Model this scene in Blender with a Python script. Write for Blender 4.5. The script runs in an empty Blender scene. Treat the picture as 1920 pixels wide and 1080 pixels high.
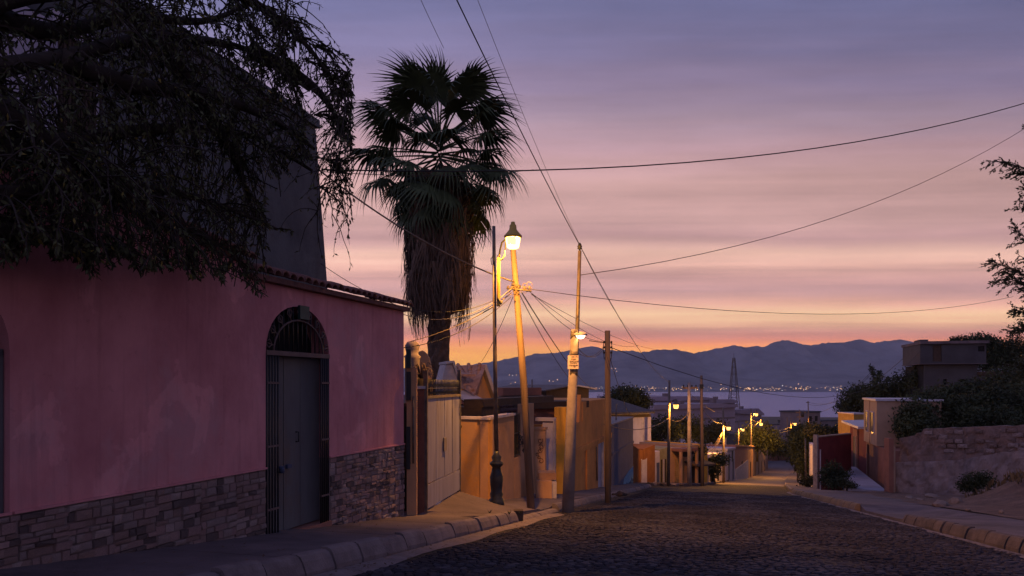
import bpy, bmesh, math, random
import numpy as np
from mathutils import Vector, Matrix, noise as mnoise

random.seed(7)
rng = np.random.default_rng(7)
sc = bpy.context.scene
col = sc.collection
rad = math.radians

# ------------------------------------------------------------------ camera
F = 1400.0          # focal length in photo pixels (photo is 1920 wide)
HZ = 720.0          # eye level in the photo
cam_d = bpy.data.cameras.new('camera')
cam = bpy.data.objects.new('camera', cam_d)
col.objects.link(cam)
cam.location = (0, 0, 0)
cam.rotation_euler = (rad(90), 0, 0)
cam_d.sensor_width = 36.0
cam_d.lens = F / 1920 * 36
cam_d.shift_y = 180 / 1920
cam_d.clip_start = 0.05
cam_d.clip_end = 60000
sc.camera = cam

# ------------------------------------------------------------------ world / dusk sky
def lin(c):
    out = []
    for v in c[:3]:
        v /= 255.0
        out.append(v / 12.92 if v <= 0.04045 else ((v + 0.055) / 1.055) ** 2.4)
    return tuple(out)

SUN_EL, SUN_AZ = -2.0, 4.0       # the sun has just set behind the mountains, azimuth from +Y towards +X
w = bpy.data.worlds.new('World')
sc.world = w
w.use_nodes = True
nt = w.node_tree
nt.nodes.clear()
N = nt.nodes.new
def L(a, b): nt.links.new(a, b)
def math_n(op, a=None, b=None, c=None, clamp=False):
    n = N('ShaderNodeMath'); n.operation = op; n.use_clamp = clamp
    for i, v in enumerate((a, b, c)):
        if v is None: continue
        if isinstance(v, (int, float)): n.inputs[i].default_value = v
        else: L(v, n.inputs[i])
    return n.outputs[0]
def mix_c(fac, a, b, blend='MIX'):
    n = N('ShaderNodeMix'); n.data_type = 'RGBA'; n.blend_type = blend
    for i, v in ((0, fac), (6, a), (7, b)):
        if isinstance(v, (int, float)): n.inputs[i].default_value = v
        elif isinstance(v, tuple): n.inputs[i].default_value = (*v, 1)
        else: L(v, n.inputs[i])
    return n.outputs[2]
def ramp(fac, stops):
    n = N('ShaderNodeValToRGB')
    e = n.color_ramp.elements
    while len(e) > 1: e.remove(e[-1])
    e[0].position = stops[0][0]; e[0].color = (*lin(stops[0][1]), 1)
    for p, c in stops[1:]:
        k = e.new(p); k.color = (*lin(c), 1)
    L(fac, n.inputs[0])
    return n.outputs[0]
tc = N('ShaderNodeTexCoord')
sep = N('ShaderNodeSeparateXYZ'); L(tc.outputs['Generated'], sep.inputs[0])
X_, Y_, Z_ = sep.outputs
hor = math_n("SQRT", math_n("ADD", math_n("MULTIPLY", X_, X_), math_n("MULTIPLY", Y_, Y_)))
hor2 = math_n("SQRT", math_n("ADD", math_n("MULTIPLY", math_n("MULTIPLY", X_, X_), 0.12), math_n("MULTIPLY", Y_, Y_)))
tanel = math_n("DIVIDE", Z_, math_n("MAXIMUM", hor2, 0.02))
# long thin cloud streaks: noise on direction with elevation stretched
def sky_noise(sx, sz, detail, off):
    cmb = N('ShaderNodeCombineXYZ')
    L(math_n('MULTIPLY', X_, sx), cmb.inputs[0]); L(math_n('MULTIPLY', Y_, sx), cmb.inputs[1])
    L(math_n('ADD', math_n('MULTIPLY', tanel, sz), off), cmb.inputs[2])
    n = N('ShaderNodeTexNoise'); n.inputs['Scale'].default_value = 1.0
    n.inputs['Detail'].default_value = detail; n.inputs['Roughness'].default_value = 0.55
    L(cmb.outputs[0], n.inputs['Vector'])
    return n.outputs['Fac']
n_big = sky_noise(2.2, 9.0, 4, 3.1)
n_str = sky_noise(1.6, 60.0, 4, 1.7)
n_str2 = sky_noise(5.0, 130.0, 3, 9.2)
n_mid = sky_noise(5.5, 26.0, 7, 4.4)
bend = math_n('MULTIPLY', math_n('SUBTRACT', n_big, 0.5), 0.055)
bend2 = math_n('MULTIPLY', math_n('SUBTRACT', n_str, 0.5), 0.035)
bend_s = math_n('MULTIPLY', math_n('ADD', bend, bend2), math_n('MULTIPLY_ADD', tanel, 2.6, 0.12, clamp=True))
el = math_n('ADD', tanel, bend_s)
el = math_n('MAXIMUM', el, 0.0)
elr = math_n('DIVIDE', el, 2.0, clamp=True)
S = [(0.000, (255, 176, 58)), (0.020, (255, 180, 66)), (0.044, (254, 166, 70)), (0.055, (242, 144, 92)),
     (0.066, (204, 128, 122)), (0.082, (240, 184, 142)), (0.094, (246, 196, 152)), (0.108, (226, 166, 144)),
     (0.122, (196, 148, 146)), (0.142, (206, 154, 146)), (0.158, (232, 178, 160)), (0.174, (238, 188, 168)),
     (0.192, (196, 150, 148)), (0.215, (208, 162, 156)), (0.262, (212, 166, 160)), (0.312, (194, 154, 160)),
     (0.354, (166, 140, 156)), (0.400, (142, 124, 152)), (0.450, (124, 115, 150)), (0.500, (112, 110, 149)),
     (0.62, (104, 106, 148)), (0.9, (103, 107, 152)), (1.4, (98, 104, 152)), (2.0, (95, 101, 152))]
west = ramp(elr, [(a / 2.0, b) for a, b in S])
E_ = [(0.0, (168, 142, 175)), (0.10, (184, 155, 182)), (0.3, (162, 149, 184)), (0.7, (124, 124, 172)), (2.0, (95, 101, 152))]
east = ramp(elr, [(a / 2.0, b) for a, b in E_])
# brightness towards the place where the sun went down
sx, sy = math.sin(rad(SUN_AZ)), math.cos(rad(SUN_AZ))
dt = math_n('ADD', math_n('MULTIPLY', X_, sx), math_n('MULTIPLY', Y_, sy))
dtn = math_n('DIVIDE', dt, math_n('MAXIMUM', hor, 0.02))
mr = N('ShaderNodeMapRange'); mr.interpolation_type = 'SMOOTHSTEP'
L(dtn, mr.inputs['Value'])
mr.inputs['From Min'].default_value = -0.35; mr.inputs['From Max'].default_value = 0.86
skyc = mix_c(mr.outputs[0], east, west)
# streak modulation (clouds): slight darkening / lightening
mod = math_n('MULTIPLY_ADD', math_n('SUBTRACT', n_str2, 0.5), 0.12, 1.0)
mod = math_n('ADD', mod, math_n('MULTIPLY', math_n('SUBTRACT', n_mid, 0.5), 0.42))
lowf = math_n('SUBTRACT', 1.0, math_n('DIVIDE', tanel, 0.42, clamp=True))
mod = math_n('ADD', mod, math_n('MULTIPLY', math_n('MULTIPLY', math_n('SUBTRACT', n_str, 0.5), 1.15), lowf))
mod2 = math_n('MULTIPLY_ADD', math_n('SUBTRACT', n_big, 0.5), 0.55, 1.0)
modm = math_n('MULTIPLY', mod, mod2)
glow = math_n('MULTIPLY_ADD', math_n('SUBTRACT', 1.0, math_n('DIVIDE', tanel, 0.22, clamp=True)), 0.48, 1.0)
modm = math_n('MULTIPLY', modm, glow)
side = math_n('MULTIPLY_ADD', math_n('MULTIPLY', math_n('SUBTRACT', X_, 0.12), math_n('MULTIPLY', tanel, 2.2, clamp=True)), -0.55, 1.0)
modm = math_n('MULTIPLY', modm, side)
vm = N('ShaderNodeVectorMath'); vm.operation = 'SCALE'
L(skyc, vm.inputs[0]); L(modm, vm.inputs['Scale'])
nish = N('ShaderNodeTexSky'); nish.sky_type = 'NISHITA'; nish.sun_disc = False
nish.sun_elevation = rad(SUN_EL); nish.sun_rotation = rad(SUN_AZ)
nish.altitude = 1500; nish.dust_density = 2.0
bg1 = N('ShaderNodeBackground'); L(vm.outputs[0], bg1.inputs[0]); bg1.inputs[1].default_value = 1.08
bg2 = N('ShaderNodeBackground'); L(nish.outputs[0], bg2.inputs[0]); bg2.inputs[1].default_value = 0.05
addn = N('ShaderNodeAddShader'); L(bg1.outputs[0], addn.inputs[0]); L(bg2.outputs[0], addn.inputs[1])
outw = N('ShaderNodeOutputWorld'); L(addn.outputs[0], outw.inputs[0])

# afterglow: one weak, very soft sun lamp low over the mountains
sd = bpy.data.lights.new('sun', 'SUN'); sd.energy = 0.03; sd.angle = rad(25); sd.color = (1.0, 0.62, 0.45)
so = bpy.data.objects.new('sun', sd); col.objects.link(so)
so.rotation_euler = (rad(90 - 7), 0, rad(180 - SUN_AZ))

vs = sc.view_settings
sc.display_settings.display_device = 'sRGB'
vs.view_transform = 'Standard'; vs.look = 'None'; vs.exposure = 0; vs.gamma = 1; vs.use_curve_mapping = False
cy = sc.cycles
sc.render.engine = 'CYCLES'
cy.use_denoising = True
cy.max_bounces = 5; cy.diffuse_bounces = 3; cy.glossy_bounces = 2; cy.transmission_bounces = 2
cy.volume_bounces = 0; cy.transparent_max_bounces = 6
cy.sample_clamp_indirect = 3.0
cy.caustics_reflective = False; cy.caustics_refractive = False

# ------------------------------------------------------------------ helpers
def P(px, py, Y):
    return Vector(((px - 960) / F * Y, Y, (HZ - py) / F * Y))
TH = math.atan(0.275); SN, CS = math.sin(TH), math.cos(TH)
def st(s, t, z=0.0):                       # street coordinates -> world
    return Vector((s * CS + t * SN, -s * SN + t * CS, z))
def to_st(x, y):
    return x * CS - y * SN, x * SN + y * CS
def zr(t):                                 # road level along the street
    if t <= 95: return -(1.07 + 0.1116 * t)
    z95 = -(1.07 + 0.1116 * 95)
    if t <= 215: return z95 - 0.1116 * (t - 95) + 0.5 * (0.1116 - 0.045) / 120 * (t - 95) ** 2
    z215 = z95 - 0.1116 * 120 + 0.5 * (0.1116 - 0.045) * 120
    return max(z215 - 0.031 * (t - 215), -63.0) if t < 1400 else z215 - 0.031 * 1185 - 0.05 * (t - 1400)
def lerp_tab(tab, t):
    if t <= tab[0][0]: return tab[0][1]
    for (a, va), (b, vb) in zip(tab, tab[1:]):
        if t <= b: return va + (vb - va) * (t - a) / (b - a)
    return tab[-1][1]
TL = [(-30, -3.45), (43, -3.6), (47, -2.6), (53, -0.8), (60, -0.2), (82, 1.3), (100, 2.2), (200, 11.8), (260, 18)]
TR = [(-30, 4.3), (12, 4.15), (40, 3.6), (60, 4.9), (93, 7.6), (130, 11.0), (208, 19.6), (260, 25)]
def sL(t): return lerp_tab(TL, t)
def sR(t): return lerp_tab(TR, t)
def smooth(a, b, x):
    x = min(1, max(0, (x - a) / (b - a))); return x * x * (3 - 2 * x)
def zg(x, y):                              # terrain
    s, t = to_st(x, y)
    z = zr(t)
    hill = 9.5 * smooth(8.5, 26, s - 0.06 * max(0, t - 45)) * smooth(39, 66, t) * (1 - smooth(150, 420, t))
    left = 0.0
    return z + hill + left

class MB:
    def __init__(self): self.v = []; self.f = []; self.sm = []
    def add(self, vs, fs, smooth=False):
        n = len(self.v); self.v += [tuple(v) for v in vs]
        for f in fs: self.f.append(tuple(i + n for i in f)); self.sm.append(smooth)
        return self
    def box(self, x0, y0, z0, x1, y1, z1):
        if x0 > x1: x0, x1 = x1, x0
        if y0 > y1: y0, y1 = y1, y0
        if z0 > z1: z0, z1 = z1, z0
        return self.add([(x0, y0, z0), (x1, y0, z0), (x1, y1, z0), (x0, y1, z0), (x0, y0, z1), (x1, y0, z1), (x1, y1, z1), (x0, y1, z1)],
                        [(0, 3, 2, 1), (4, 5, 6, 7), (0, 1, 5, 4), (1, 2, 6, 5), (2, 3, 7, 6), (3, 0, 4, 7)])
    def hexa(self, p):                     # 8 corners: bottom 4 ccw, top 4 ccw
        return self.add(p, [(0, 3, 2, 1), (4, 5, 6, 7), (0, 1, 5, 4), (1, 2, 6, 5), (2, 3, 7, 6), (3, 0, 4, 7)])
    def prism(self, pts, y0, y1):          # polygon in local x,z extruded along y
        n = len(pts)
        a = [(x, y0, z) for x, z in pts]; b = [(x, y1, z) for x, z in pts]
        fs = [tuple(range(n)), tuple(range(2 * n - 1, n - 1, -1))]
        for i in range(n):
            j = (i + 1) % n; fs.append((i, n + i, n + j, j))
        return self.add(a + b, fs)
    def tube(self, pts, r, seg=8, cap=True):
        pts = [Vector(p) for p in pts]; n = len(pts)
        rs = r if isinstance(r, (list, tuple)) else [r] * n
        vs = []; up = None
        for i, p in enumerate(pts):
            d = (pts[min(i + 1, n - 1)] - pts[max(i - 1, 0)])
            if d.length < 1e-9: d = Vector((0, 0, 1))
            d.normalize()
            if up is None:
                up = d.orthogonal().normalized()
            else:
                up = (up - d * up.dot(d))
                up = up.normalized() if up.length > 1e-6 else d.orthogonal().normalized()
            q = d.cross(up)
            for k in range(seg):
                a = 2 * math.pi * k / seg
                vs.append(p + (up * math.cos(a) + q * math.sin(a)) * rs[i])
        fs = []
        for i in range(n - 1):
            for k in range(seg):
                k2 = (k + 1) % seg
                fs.append((i * seg + k, i * seg + k2, (i + 1) * seg + k2, (i + 1) * seg + k))
        self.add(vs, fs, seg > 4)
        if cap:
            m = len(self.v) - n * seg
            self.f.append(tuple(m + k for k in range(seg - 1, -1, -1))); self.sm.append(False)
            self.f.append(tuple(m + (n - 1) * seg + k for k in range(seg))); self.sm.append(False)
        return self
    def lathe(self, prof, seg=16, c=(0, 0, 0), smooth=True):
        n = len(prof); vs = []
        for r, z in prof:
            for k in range(seg):
                a = 2 * math.pi * k / seg
                vs.append((c[0] + r * math.cos(a), c[1] + r * math.sin(a), c[2] + z))
        fs = []
        for i in range(n - 1):
            for k in range(seg):
                k2 = (k + 1) % seg
                fs.append((i * seg + k, i * seg + k2, (i + 1) * seg + k2, (i + 1) * seg + k))
        fs.append(tuple(range(seg - 1, -1, -1))); fs.append(tuple((n - 1) * seg + k for k in range(seg)))
        return self.add(vs, fs, smooth)
    def mesh(self, name):
        me = bpy.data.meshes.new(name); me.from_pydata(self.v, [], self.f)
        me.polygons.foreach_set('use_smooth', self.sm)
        me.update(); return me
    def build(self, name, mat, parent=None, **kw):
        o = bpy.data.objects.new(name, self.mesh(name))
        o.data.materials.append(mat); col.objects.link(o)
        if parent is not None: o.parent = parent
        for k, v in kw.items(): o[k] = v
        return o

def np_obj(name, V, Q, mat, parent=None, **kw):
    me = bpy.data.meshes.new(name)
    V = np.asarray(V, dtype=np.float32).reshape(-1, 3); Q = np.asarray(Q, dtype=np.int32)
    k = Q.shape[1]
    me.vertices.add(len(V)); me.vertices.foreach_set('co', V.ravel())
    me.loops.add(Q.size); me.loops.foreach_set('vertex_index', Q.ravel())
    me.polygons.add(len(Q)); me.polygons.foreach_set('loop_start', np.arange(0, Q.size, k, dtype=np.int32))
    me.update(calc_edges=True); me.validate()
    o = bpy.data.objects.new(name, me); me.materials.append(mat); col.objects.link(o)
    if parent is not None: o.parent = parent
    for a, b in kw.items(): o[a] = b
    return o

def thing(name, label, cat, loc=(0, 0, 0), rz=0.0, group=None):
    o = bpy.data.objects.new(name, None); col.objects.link(o)
    o.empty_display_size = 0.3
    o.location = loc; o.rotation_euler = (0, 0, rz)
    o['label'] = label; o['category'] = cat
    if group: o['group'] = group
    return o
def tag(o, label, cat, group=None):
    o['label'] = label; o['category'] = cat
    if group: o['group'] = group
    return o
def inst(src, name, parent, loc, rot=(0, 0, 0), scale=(1, 1, 1)):
    o = bpy.data.objects.new(name, src if isinstance(src, bpy.types.Mesh) else src.data); col.objects.link(o)
    o.parent = parent; o.location = loc; o.rotation_euler = rot; o.scale = scale
    return o

# ------------------------------------------------------------------ materials
MATS = {}
def mat(name, c1, c2=None, scale=3.0, rough=0.85, bump=0.15, bscale=30.0, metal=0.0, spec=0.25, detail=6, stretch=(1, 1, 1), c3=None, s3=0.7, bdist=0.02):
    if name in MATS: return MATS[name]
    m = bpy.data.materials.new(name); m.use_nodes = True; MATS[name] = m
    t = m.node_tree; b = t.nodes['Principled BSDF']
    b.inputs['Roughness'].default_value = rough; b.inputs['Metallic'].default_value = metal
    b.inputs['Specular IOR Level'].default_value = spec
    tcn = t.nodes.new('ShaderNodeTexCoord'); mp = t.nodes.new('ShaderNodeMapping')
    t.links.new(tcn.outputs['Object'], mp.inputs[0]); mp.inputs['Scale'].default_value = stretch
    if c2 is None: c2 = tuple(v * 0.72 for v in c1)
    nz = t.nodes.new('ShaderNodeTexNoise'); nz.inputs['Scale'].default_value = scale; nz.inputs['Detail'].default_value = detail
    nz.inputs['Roughness'].default_value = 0.62
    t.links.new(mp.outputs[0], nz.inputs['Vector'])
    cr = t.nodes.new('ShaderNodeValToRGB'); e = cr.color_ramp.elements
    e[0].position = 0.34; e[0].color = (*c2, 1); e[1].position = 0.64; e[1].color = (*c1, 1)
    t.links.new(nz.outputs['Fac'], cr.inputs[0])
    outc = cr.outputs[0]
    if c3 is not None:
        n3 = t.nodes.new('ShaderNodeTexNoise'); n3.inputs['Scale'].default_value = s3; n3.inputs['Detail'].default_value = 8
        n3.inputs['Roughness'].default_value = 0.7
        t.links.new(mp.outputs[0], n3.inputs['Vector'])
        r3 = t.nodes.new('ShaderNodeValToRGB'); r3.color_ramp.elements[0].position = 0.52; r3.color_ramp.elements[1].position = 0.66
        t.links.new(n3.outputs['Fac'], r3.inputs[0])
        mx = t.nodes.new('ShaderNodeMix'); mx.data_type = 'RGBA'
        t.links.new(r3.outputs[0], mx.inputs[0]); t.links.new(outc, mx.inputs[6]); mx.inputs[7].default_value = (*c3, 1)
        outc = mx.outputs[2]
    t.links.new(outc, b.inputs['Base Color'])
    if bump:
        nb = t.nodes.new('ShaderNodeTexNoise'); nb.inputs['Scale'].default_value = bscale; nb.inputs['Detail'].default_value = 6
        t.links.new(mp.outputs[0], nb.inputs['Vector'])
        bp = t.nodes.new('ShaderNodeBump'); bp.inputs['Strength'].default_value = bump; bp.inputs['Distance'].default_value = bdist
        t.links.new(nb.outputs['Fac'], bp.inputs['Height']); t.links.new(bp.outputs[0], b.inputs['Normal'])
    return m
def emit(name, c, strength):
    if name in MATS: return MATS[name]
    m = bpy.data.materials.new(name); m.use_nodes = True; MATS[name] = m
    t = m.node_tree; t.nodes.clear()
    e = t.nodes.new('ShaderNodeEmission'); e.inputs[0].default_value = (*c, 1); e.inputs[1].default_value = strength
    o = t.nodes.new('ShaderNodeOutputMaterial'); t.links.new(e.outputs[0], o.inputs[0])
    return m

M_PINK = mat('pink_stucco', (0.62, 0.27, 0.285), (0.45, 0.175, 0.195), 1.5, 0.9, 0.3, 16, c3=(0.50, 0.25, 0.27), s3=1.1, stretch=(1, 1, 0.7))
def weather(m, drip, patch):
    t = m.node_tree; b = t.nodes['Principled BSDF']; src = b.inputs['Base Color'].links[0].from_socket
    tcn = t.nodes.new('ShaderNodeTexCoord')
    def layer(src, stretch, scale, lo, hi, colr, kind='noise', dist=0):
        mp = t.nodes.new('ShaderNodeMapping'); mp.inputs['Scale'].default_value = stretch; t.links.new(tcn.outputs['Object'], mp.inputs[0])
        n = t.nodes.new('ShaderNodeTexNoise'); n.inputs['Scale'].default_value = scale; n.inputs['Detail'].default_value = 7; n.inputs['Roughness'].default_value = .6; n.inputs['Distortion'].default_value = dist
        t.links.new(mp.outputs[0], n.inputs['Vector'])
        r = t.nodes.new('ShaderNodeMapRange'); r.inputs['From Min'].default_value = lo; r.inputs['From Max'].default_value = hi
        t.links.new(n.outputs['Fac'], r.inputs['Value'])
        mx = t.nodes.new('ShaderNodeMix'); mx.data_type = 'RGBA'; mx.blend_type = 'MULTIPLY'
        t.links.new(r.outputs[0], mx.inputs[0]); t.links.new(src, mx.inputs[6]); mx.inputs[7].default_value = (*colr, 1); return mx.outputs[2]
    c = layer(src, (5, 5, .28), 1.6, .54, .70, drip)
    c = layer(c, (1, 1, 1), 1.1, .60, .625, patch, dist=.6)
    c = layer(c, (1, 1, 1), 9, .62, .72, (.82, .82, .82))
    t.links.new(c, b.inputs['Base Color'])
weather(M_PINK, (.83, .81, .82), (1.16, 1.2, 1.18))
M_STONES = [mat('veneer_stone_%s' % n, c, None, 7, 0.9, 0.6, 35) for n, c in
            (('grey', (0.29, 0.225, 0.215)), ('brown', (0.26, 0.18, 0.165)), ('dark', (0.13, 0.10, 0.10)), ('pale', (0.37, 0.29, 0.275)), ('rose', (0.31, 0.21, 0.20)))]
M_MORTAR = mat('mortar', (0.27, 0.205, 0.195), None, 12, 0.95, 0.5, 60)
M_TILE = mat('clay_tile', (0.20, 0.095, 0.08), (0.10, 0.055, 0.055), 9, 0.85, 0.4, 40)
M_TILE2 = mat('clay_tile_pale', (0.48, 0.29, 0.21), (0.33, 0.18, 0.13), 9, 0.85, 0.4, 40)
M_IRON = mat('black_iron', (0.018, 0.02, 0.024), None, 10, 0.5, 0.1, 40, spec=0.4)
M_DOOR = mat('grey_door_paint', (0.115, 0.12, 0.125), (0.085, 0.087, 0.097), 3, 0.6, 0.15, 12, spec=0.4, c3=(0.11, 0.085, 0.075), s3=1.6, stretch=(1, 1, .3))
M_DARK = mat('dark_void', (0.012, 0.012, 0.014), None, 3, 0.9, 0)
M_GLASS = mat('dark_glass', (0.02, 0.023, 0.03), None, 2, 0.12, 0, spec=0.5)
M_CONC = mat('pavement_concrete', (0.135, 0.11, 0.122), (0.085, 0.07, 0.08), 1.3, 0.9, 0.45, 45, c3=(0.06, 0.05, 0.057), s3=0.55)
M_KERB = mat('kerb_concrete', (0.19, 0.158, 0.165), (0.12, 0.098, 0.104), 4, 0.9, 0.4, 40, c3=(0.12, 0.095, 0.10), s3=1.5)
M_KERB2 = mat('kerb_faded_yellow', (0.24, 0.155, 0.09), (0.14, 0.098, 0.075), 4, 0.9, 0.4, 40, c3=(0.13, 0.10, 0.095), s3=1.8)
M_ROAD = mat('road_setts_far', (0.024, 0.0205, 0.023), (0.011, 0.0095, 0.012), 7, 0.9, 1.0, 9, bdist=0.05, c3=(0.048, 0.04, 0.041), s3=0.35)
M_COBS = [mat('cobble_%s' % n, c, None, 9, min(1, r + .15), 0.4, 30, spec=0.08) for n, c, r in
          (('slate', (0.052, 0.048, 0.062), 0.7), ('brown', (0.046, 0.039, 0.046), 0.8), ('pale', (0.078, 0.070, 0.083), 0.7), ('dark', (0.034, 0.031, 0.040), 0.75))]
M_DIRT = mat('dirt', (0.15, 0.092, 0.07), (0.09, 0.058, 0.047), 2.2, 0.95, 1.0, 14, c3=(0.20, 0.13, 0.10), s3=0.9, bdist=0.05)
M_LAND = mat('land', (0.075, 0.062, 0.05), (0.045, 0.042, 0.034), 0.05, 0.95, 0.4, 2, c3=(0.04, 0.048, 0.03), s3=0.02)
M_WOODPOLE = mat('pole_wood', (0.21, 0.14, 0.095), (0.115, 0.078, 0.055), 8, 0.9, 0.6, 30, stretch=(1, 1, 0.1))
M_CONCPOLE = mat('pole_concrete', (0.30, 0.25, 0.23), (0.20, 0.165, 0.155), 4, 0.9, 0.3, 40)
M_METAL = mat('pipe_metal', (0.16, 0.13, 0.11), (0.09, 0.07, 0.06), 8, 0.55, 0.1, 40, metal=0.3)
M_BRACKET = mat('yellow_bracket_paint', (0.55, 0.36, 0.08), None, 8, 0.5, 0.1, 40)
M_WIRE = mat('cable_black', (0.02, 0.018, 0.018), None, 5, 0.6, 0)
M_WIREP = mat('cable_pale', (0.20, 0.15, 0.11), None, 5, 0.6, 0)
M_LEAF = mat('leaf_green', (0.075, 0.082, 0.03), (0.035, 0.04, 0.016), 5, 0.7, 0)
M_LEAFY = mat('leaf_yellow', (0.22, 0.17, 0.03), (0.12, 0.10, 0.025), 5, 0.7, 0)
M_BARK = mat('bark', (0.038, 0.029, 0.024), None, 8, 0.95, 0.5, 20)
M_FOL = mat('foliage_dark', (0.045, 0.058, 0.026), (0.018, 0.024, 0.012), 0.8, 0.8, 0, detail=3)
M_FOL2 = mat('foliage_scrub', (0.062, 0.065, 0.032), (0.024, 0.027, 0.015), 0.7, 0.8, 0, detail=3)
M_FROND = mat('palm_green', (0.055, 0.075, 0.03), (0.03, 0.042, 0.02), 3, 0.65, 0)
M_FRONDD = mat('palm_dead', (0.15, 0.10, 0.07), (0.07, 0.046, 0.035), 3, 0.9, 0)
M_TRUNK = mat('palm_trunk', (0.13, 0.085, 0.06), (0.06, 0.04, 0.03), 9, 0.95, 0.8, 18)
M_TOWER = mat('tower_render', (0.105, 0.115, 0.125), (0.07, 0.075, 0.085), 1.2, 0.9, 0.3, 20, c3=(0.05, 0.05, 0.058), s3=0.5)
M_LILAC = mat('lilac_render', (0.46, 0.43, 0.52), (0.36, 0.33, 0.42), 2, 0.9, 0.2, 20)
M_YEL = mat('ochre_render', (0.60, 0.29, 0.07), (0.48, 0.225, 0.055), 1.5, 0.9, 0.25, 25, c3=(0.42, 0.24, 0.11), s3=0.8)
M_TAN = mat('tan_render', (0.50, 0.29, 0.16), (0.40, 0.225, 0.125), 1.5, 0.9, 0.25, 25)
M_PEACH = mat('peach_render', (0.46, 0.26, 0.135), (0.37, 0.205, 0.105), 1.5, 0.9, 0.25, 25, c3=(0.33, 0.2, 0.13), s3=0.7)
M_CAP = mat('cap_plaster', (0.55, 0.48, 0.45), (0.4, 0.34, 0.33), 4, 0.9, 0.2, 25)
M_ORANGE = mat('orange_render', (0.62, 0.255, 0.07), (0.50, 0.20, 0.055), 1.6, 0.9, 0.3, 20, c3=(0.38, 0.165, 0.06), s3=0.6)
M_BLUE = mat('blue_render', (0.08, 0.095, 0.155), (0.058, 0.07, 0.12), 1.5, 0.9, 0.25, 20)
M_MURAL = mat('mural_blue', (0.16, 0.31, 0.42), (0.11, 0.22, 0.33), 4, 0.9, 0.2, 20)
M_WHITEH = mat('white_house', (0.42, 0.42, 0.50), (0.30, 0.29, 0.36), 0.9, 0.9, 0.2, 10, c3=(0.16, 0.15, 0.19), s3=0.7, stretch=(1, 1, 0.5))
M_CORR = mat('roof_sheet_dark', (0.10, 0.09, 0.10), None, 3, 0.7, 0.1, 10)
M_SHEET = mat('roof_sheet_pale', (0.42, 0.42, 0.48), (0.3, 0.3, 0.36), 2, 0.5, 0.1, 10)
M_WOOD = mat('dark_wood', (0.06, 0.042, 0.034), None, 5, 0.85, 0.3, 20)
M_GATE = mat('gate_white_sheet', (0.27, 0.27, 0.36), (0.18, 0.175, 0.23), 2.2, 0.7, 0.25, 12, c3=(0.13, 0.105, 0.11), s3=2.0, stretch=(1, 1, 0.12))
M_GATEB = mat('gate_post_brown', (0.17, 0.075, 0.055), None, 5, 0.7, 0.2, 20)
M_TEAL = mat('teal_panel', (0.03, 0.055, 0.055), None, 4, 0.6, 0.1, 20)
M_TERRA = mat('terracotta_render', (0.25, 0.115, 0.085), (0.19, 0.088, 0.066), 1.5, 0.9, 0.3, 20, c3=(0.15, 0.075, 0.06), s3=0.8)
M_MAROON = mat('maroon_render', (0.16, 0.03, 0.032), (0.115, 0.022, 0.026), 1.5, 0.9, 0.2, 20)
M_BEIGE = mat('beige_render', (0.33, 0.235, 0.17), (0.27, 0.19, 0.14), 1.5, 0.9, 0.2, 20)
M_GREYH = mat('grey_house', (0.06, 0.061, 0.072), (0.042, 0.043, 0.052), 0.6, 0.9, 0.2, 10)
M_RUBBLE = mat('rubble_wall', (0.28, 0.215, 0.205), (0.18, 0.14, 0.135), 1.8, 0.95, 0.8, 6, c3=(0.11, 0.088, 0.088), s3=1.1, stretch=(1, 1, 0.55), bdist=0.08)
M_RUBBLE2 = mat('rubble_wall_upper', (0.22, 0.145, 0.125), (0.125, 0.09, 0.082), 1.8, 0.95, 0.8, 7, c3=(0.11, 0.085, 0.083), s3=1.2, stretch=(1, 1, 0.6), bdist=0.08)
M_WHITEW = mat('white_wall', (0.48, 0.43, 0.47), (0.36, 0.31, 0.35), 1.5, 0.9, 0.2, 20)
M_BUILD = mat('far_render', (0.20, 0.16, 0.16), (0.14, 0.11, 0.115), 0.5, 0.9, 0.2, 6)
M_PLAIN = mat('shed_grey', (0.32, 0.265, 0.31), (0.24, 0.195, 0.235), 0.12, 0.9, 0.1, 4)
M_STRAW = mat('dry_grass', (0.17, 0.115, 0.06), (0.07, 0.052, 0.03), 1.2, 0.9, 0)
M_SIGN = mat('sign_paper', (0.66, 0.52, 0.46), (0.58, 0.45, 0.40), 6, 0.8, 0)
M_INK = mat('sign_ink', (0.02, 0.018, 0.02), None, 6, 0.8, 0)
M_ROCK = mat('rubble_stone', (0.22, 0.165, 0.14), None, 6, 0.9, 0.6, 20)
SOD = (1.0, 0.42, 0.06)
def glow_glass(name, c, strength):
    m = emit(name, c, strength); t = m.node_tree
    e = [n for n in t.nodes if n.type == 'EMISSION'][0]; o = [n for n in t.nodes if n.type == 'OUTPUT_MATERIAL'][0]
    tr = t.nodes.new('ShaderNodeBsdfTransparent'); tr.inputs[0].default_value = (.85, .82, .75, 1)
    ad = t.nodes.new('ShaderNodeAddShader'); t.links.new(e.outputs[0], ad.inputs[0]); t.links.new(tr.outputs[0], ad.inputs[1]); t.links.new(ad.outputs[0], o.inputs[0])
    return m
M_BULB = glow_glass('sodium_bulb', (1.0, 0.58, 0.15), 3.6)
M_BULBF = glow_glass('sodium_bulb_far', (1.0, 0.52, 0.12), 1.7)
M_BULBW = glow_glass('pale_bulb', (1.0, 0.78, 0.55), 2.0)
M_CITY = emit('shore_light', (1.0, 0.54, 0.25), 2.6)
M_CITYW = emit('shore_light_white', (0.95, 0.80, 0.7), 2.2)

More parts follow.
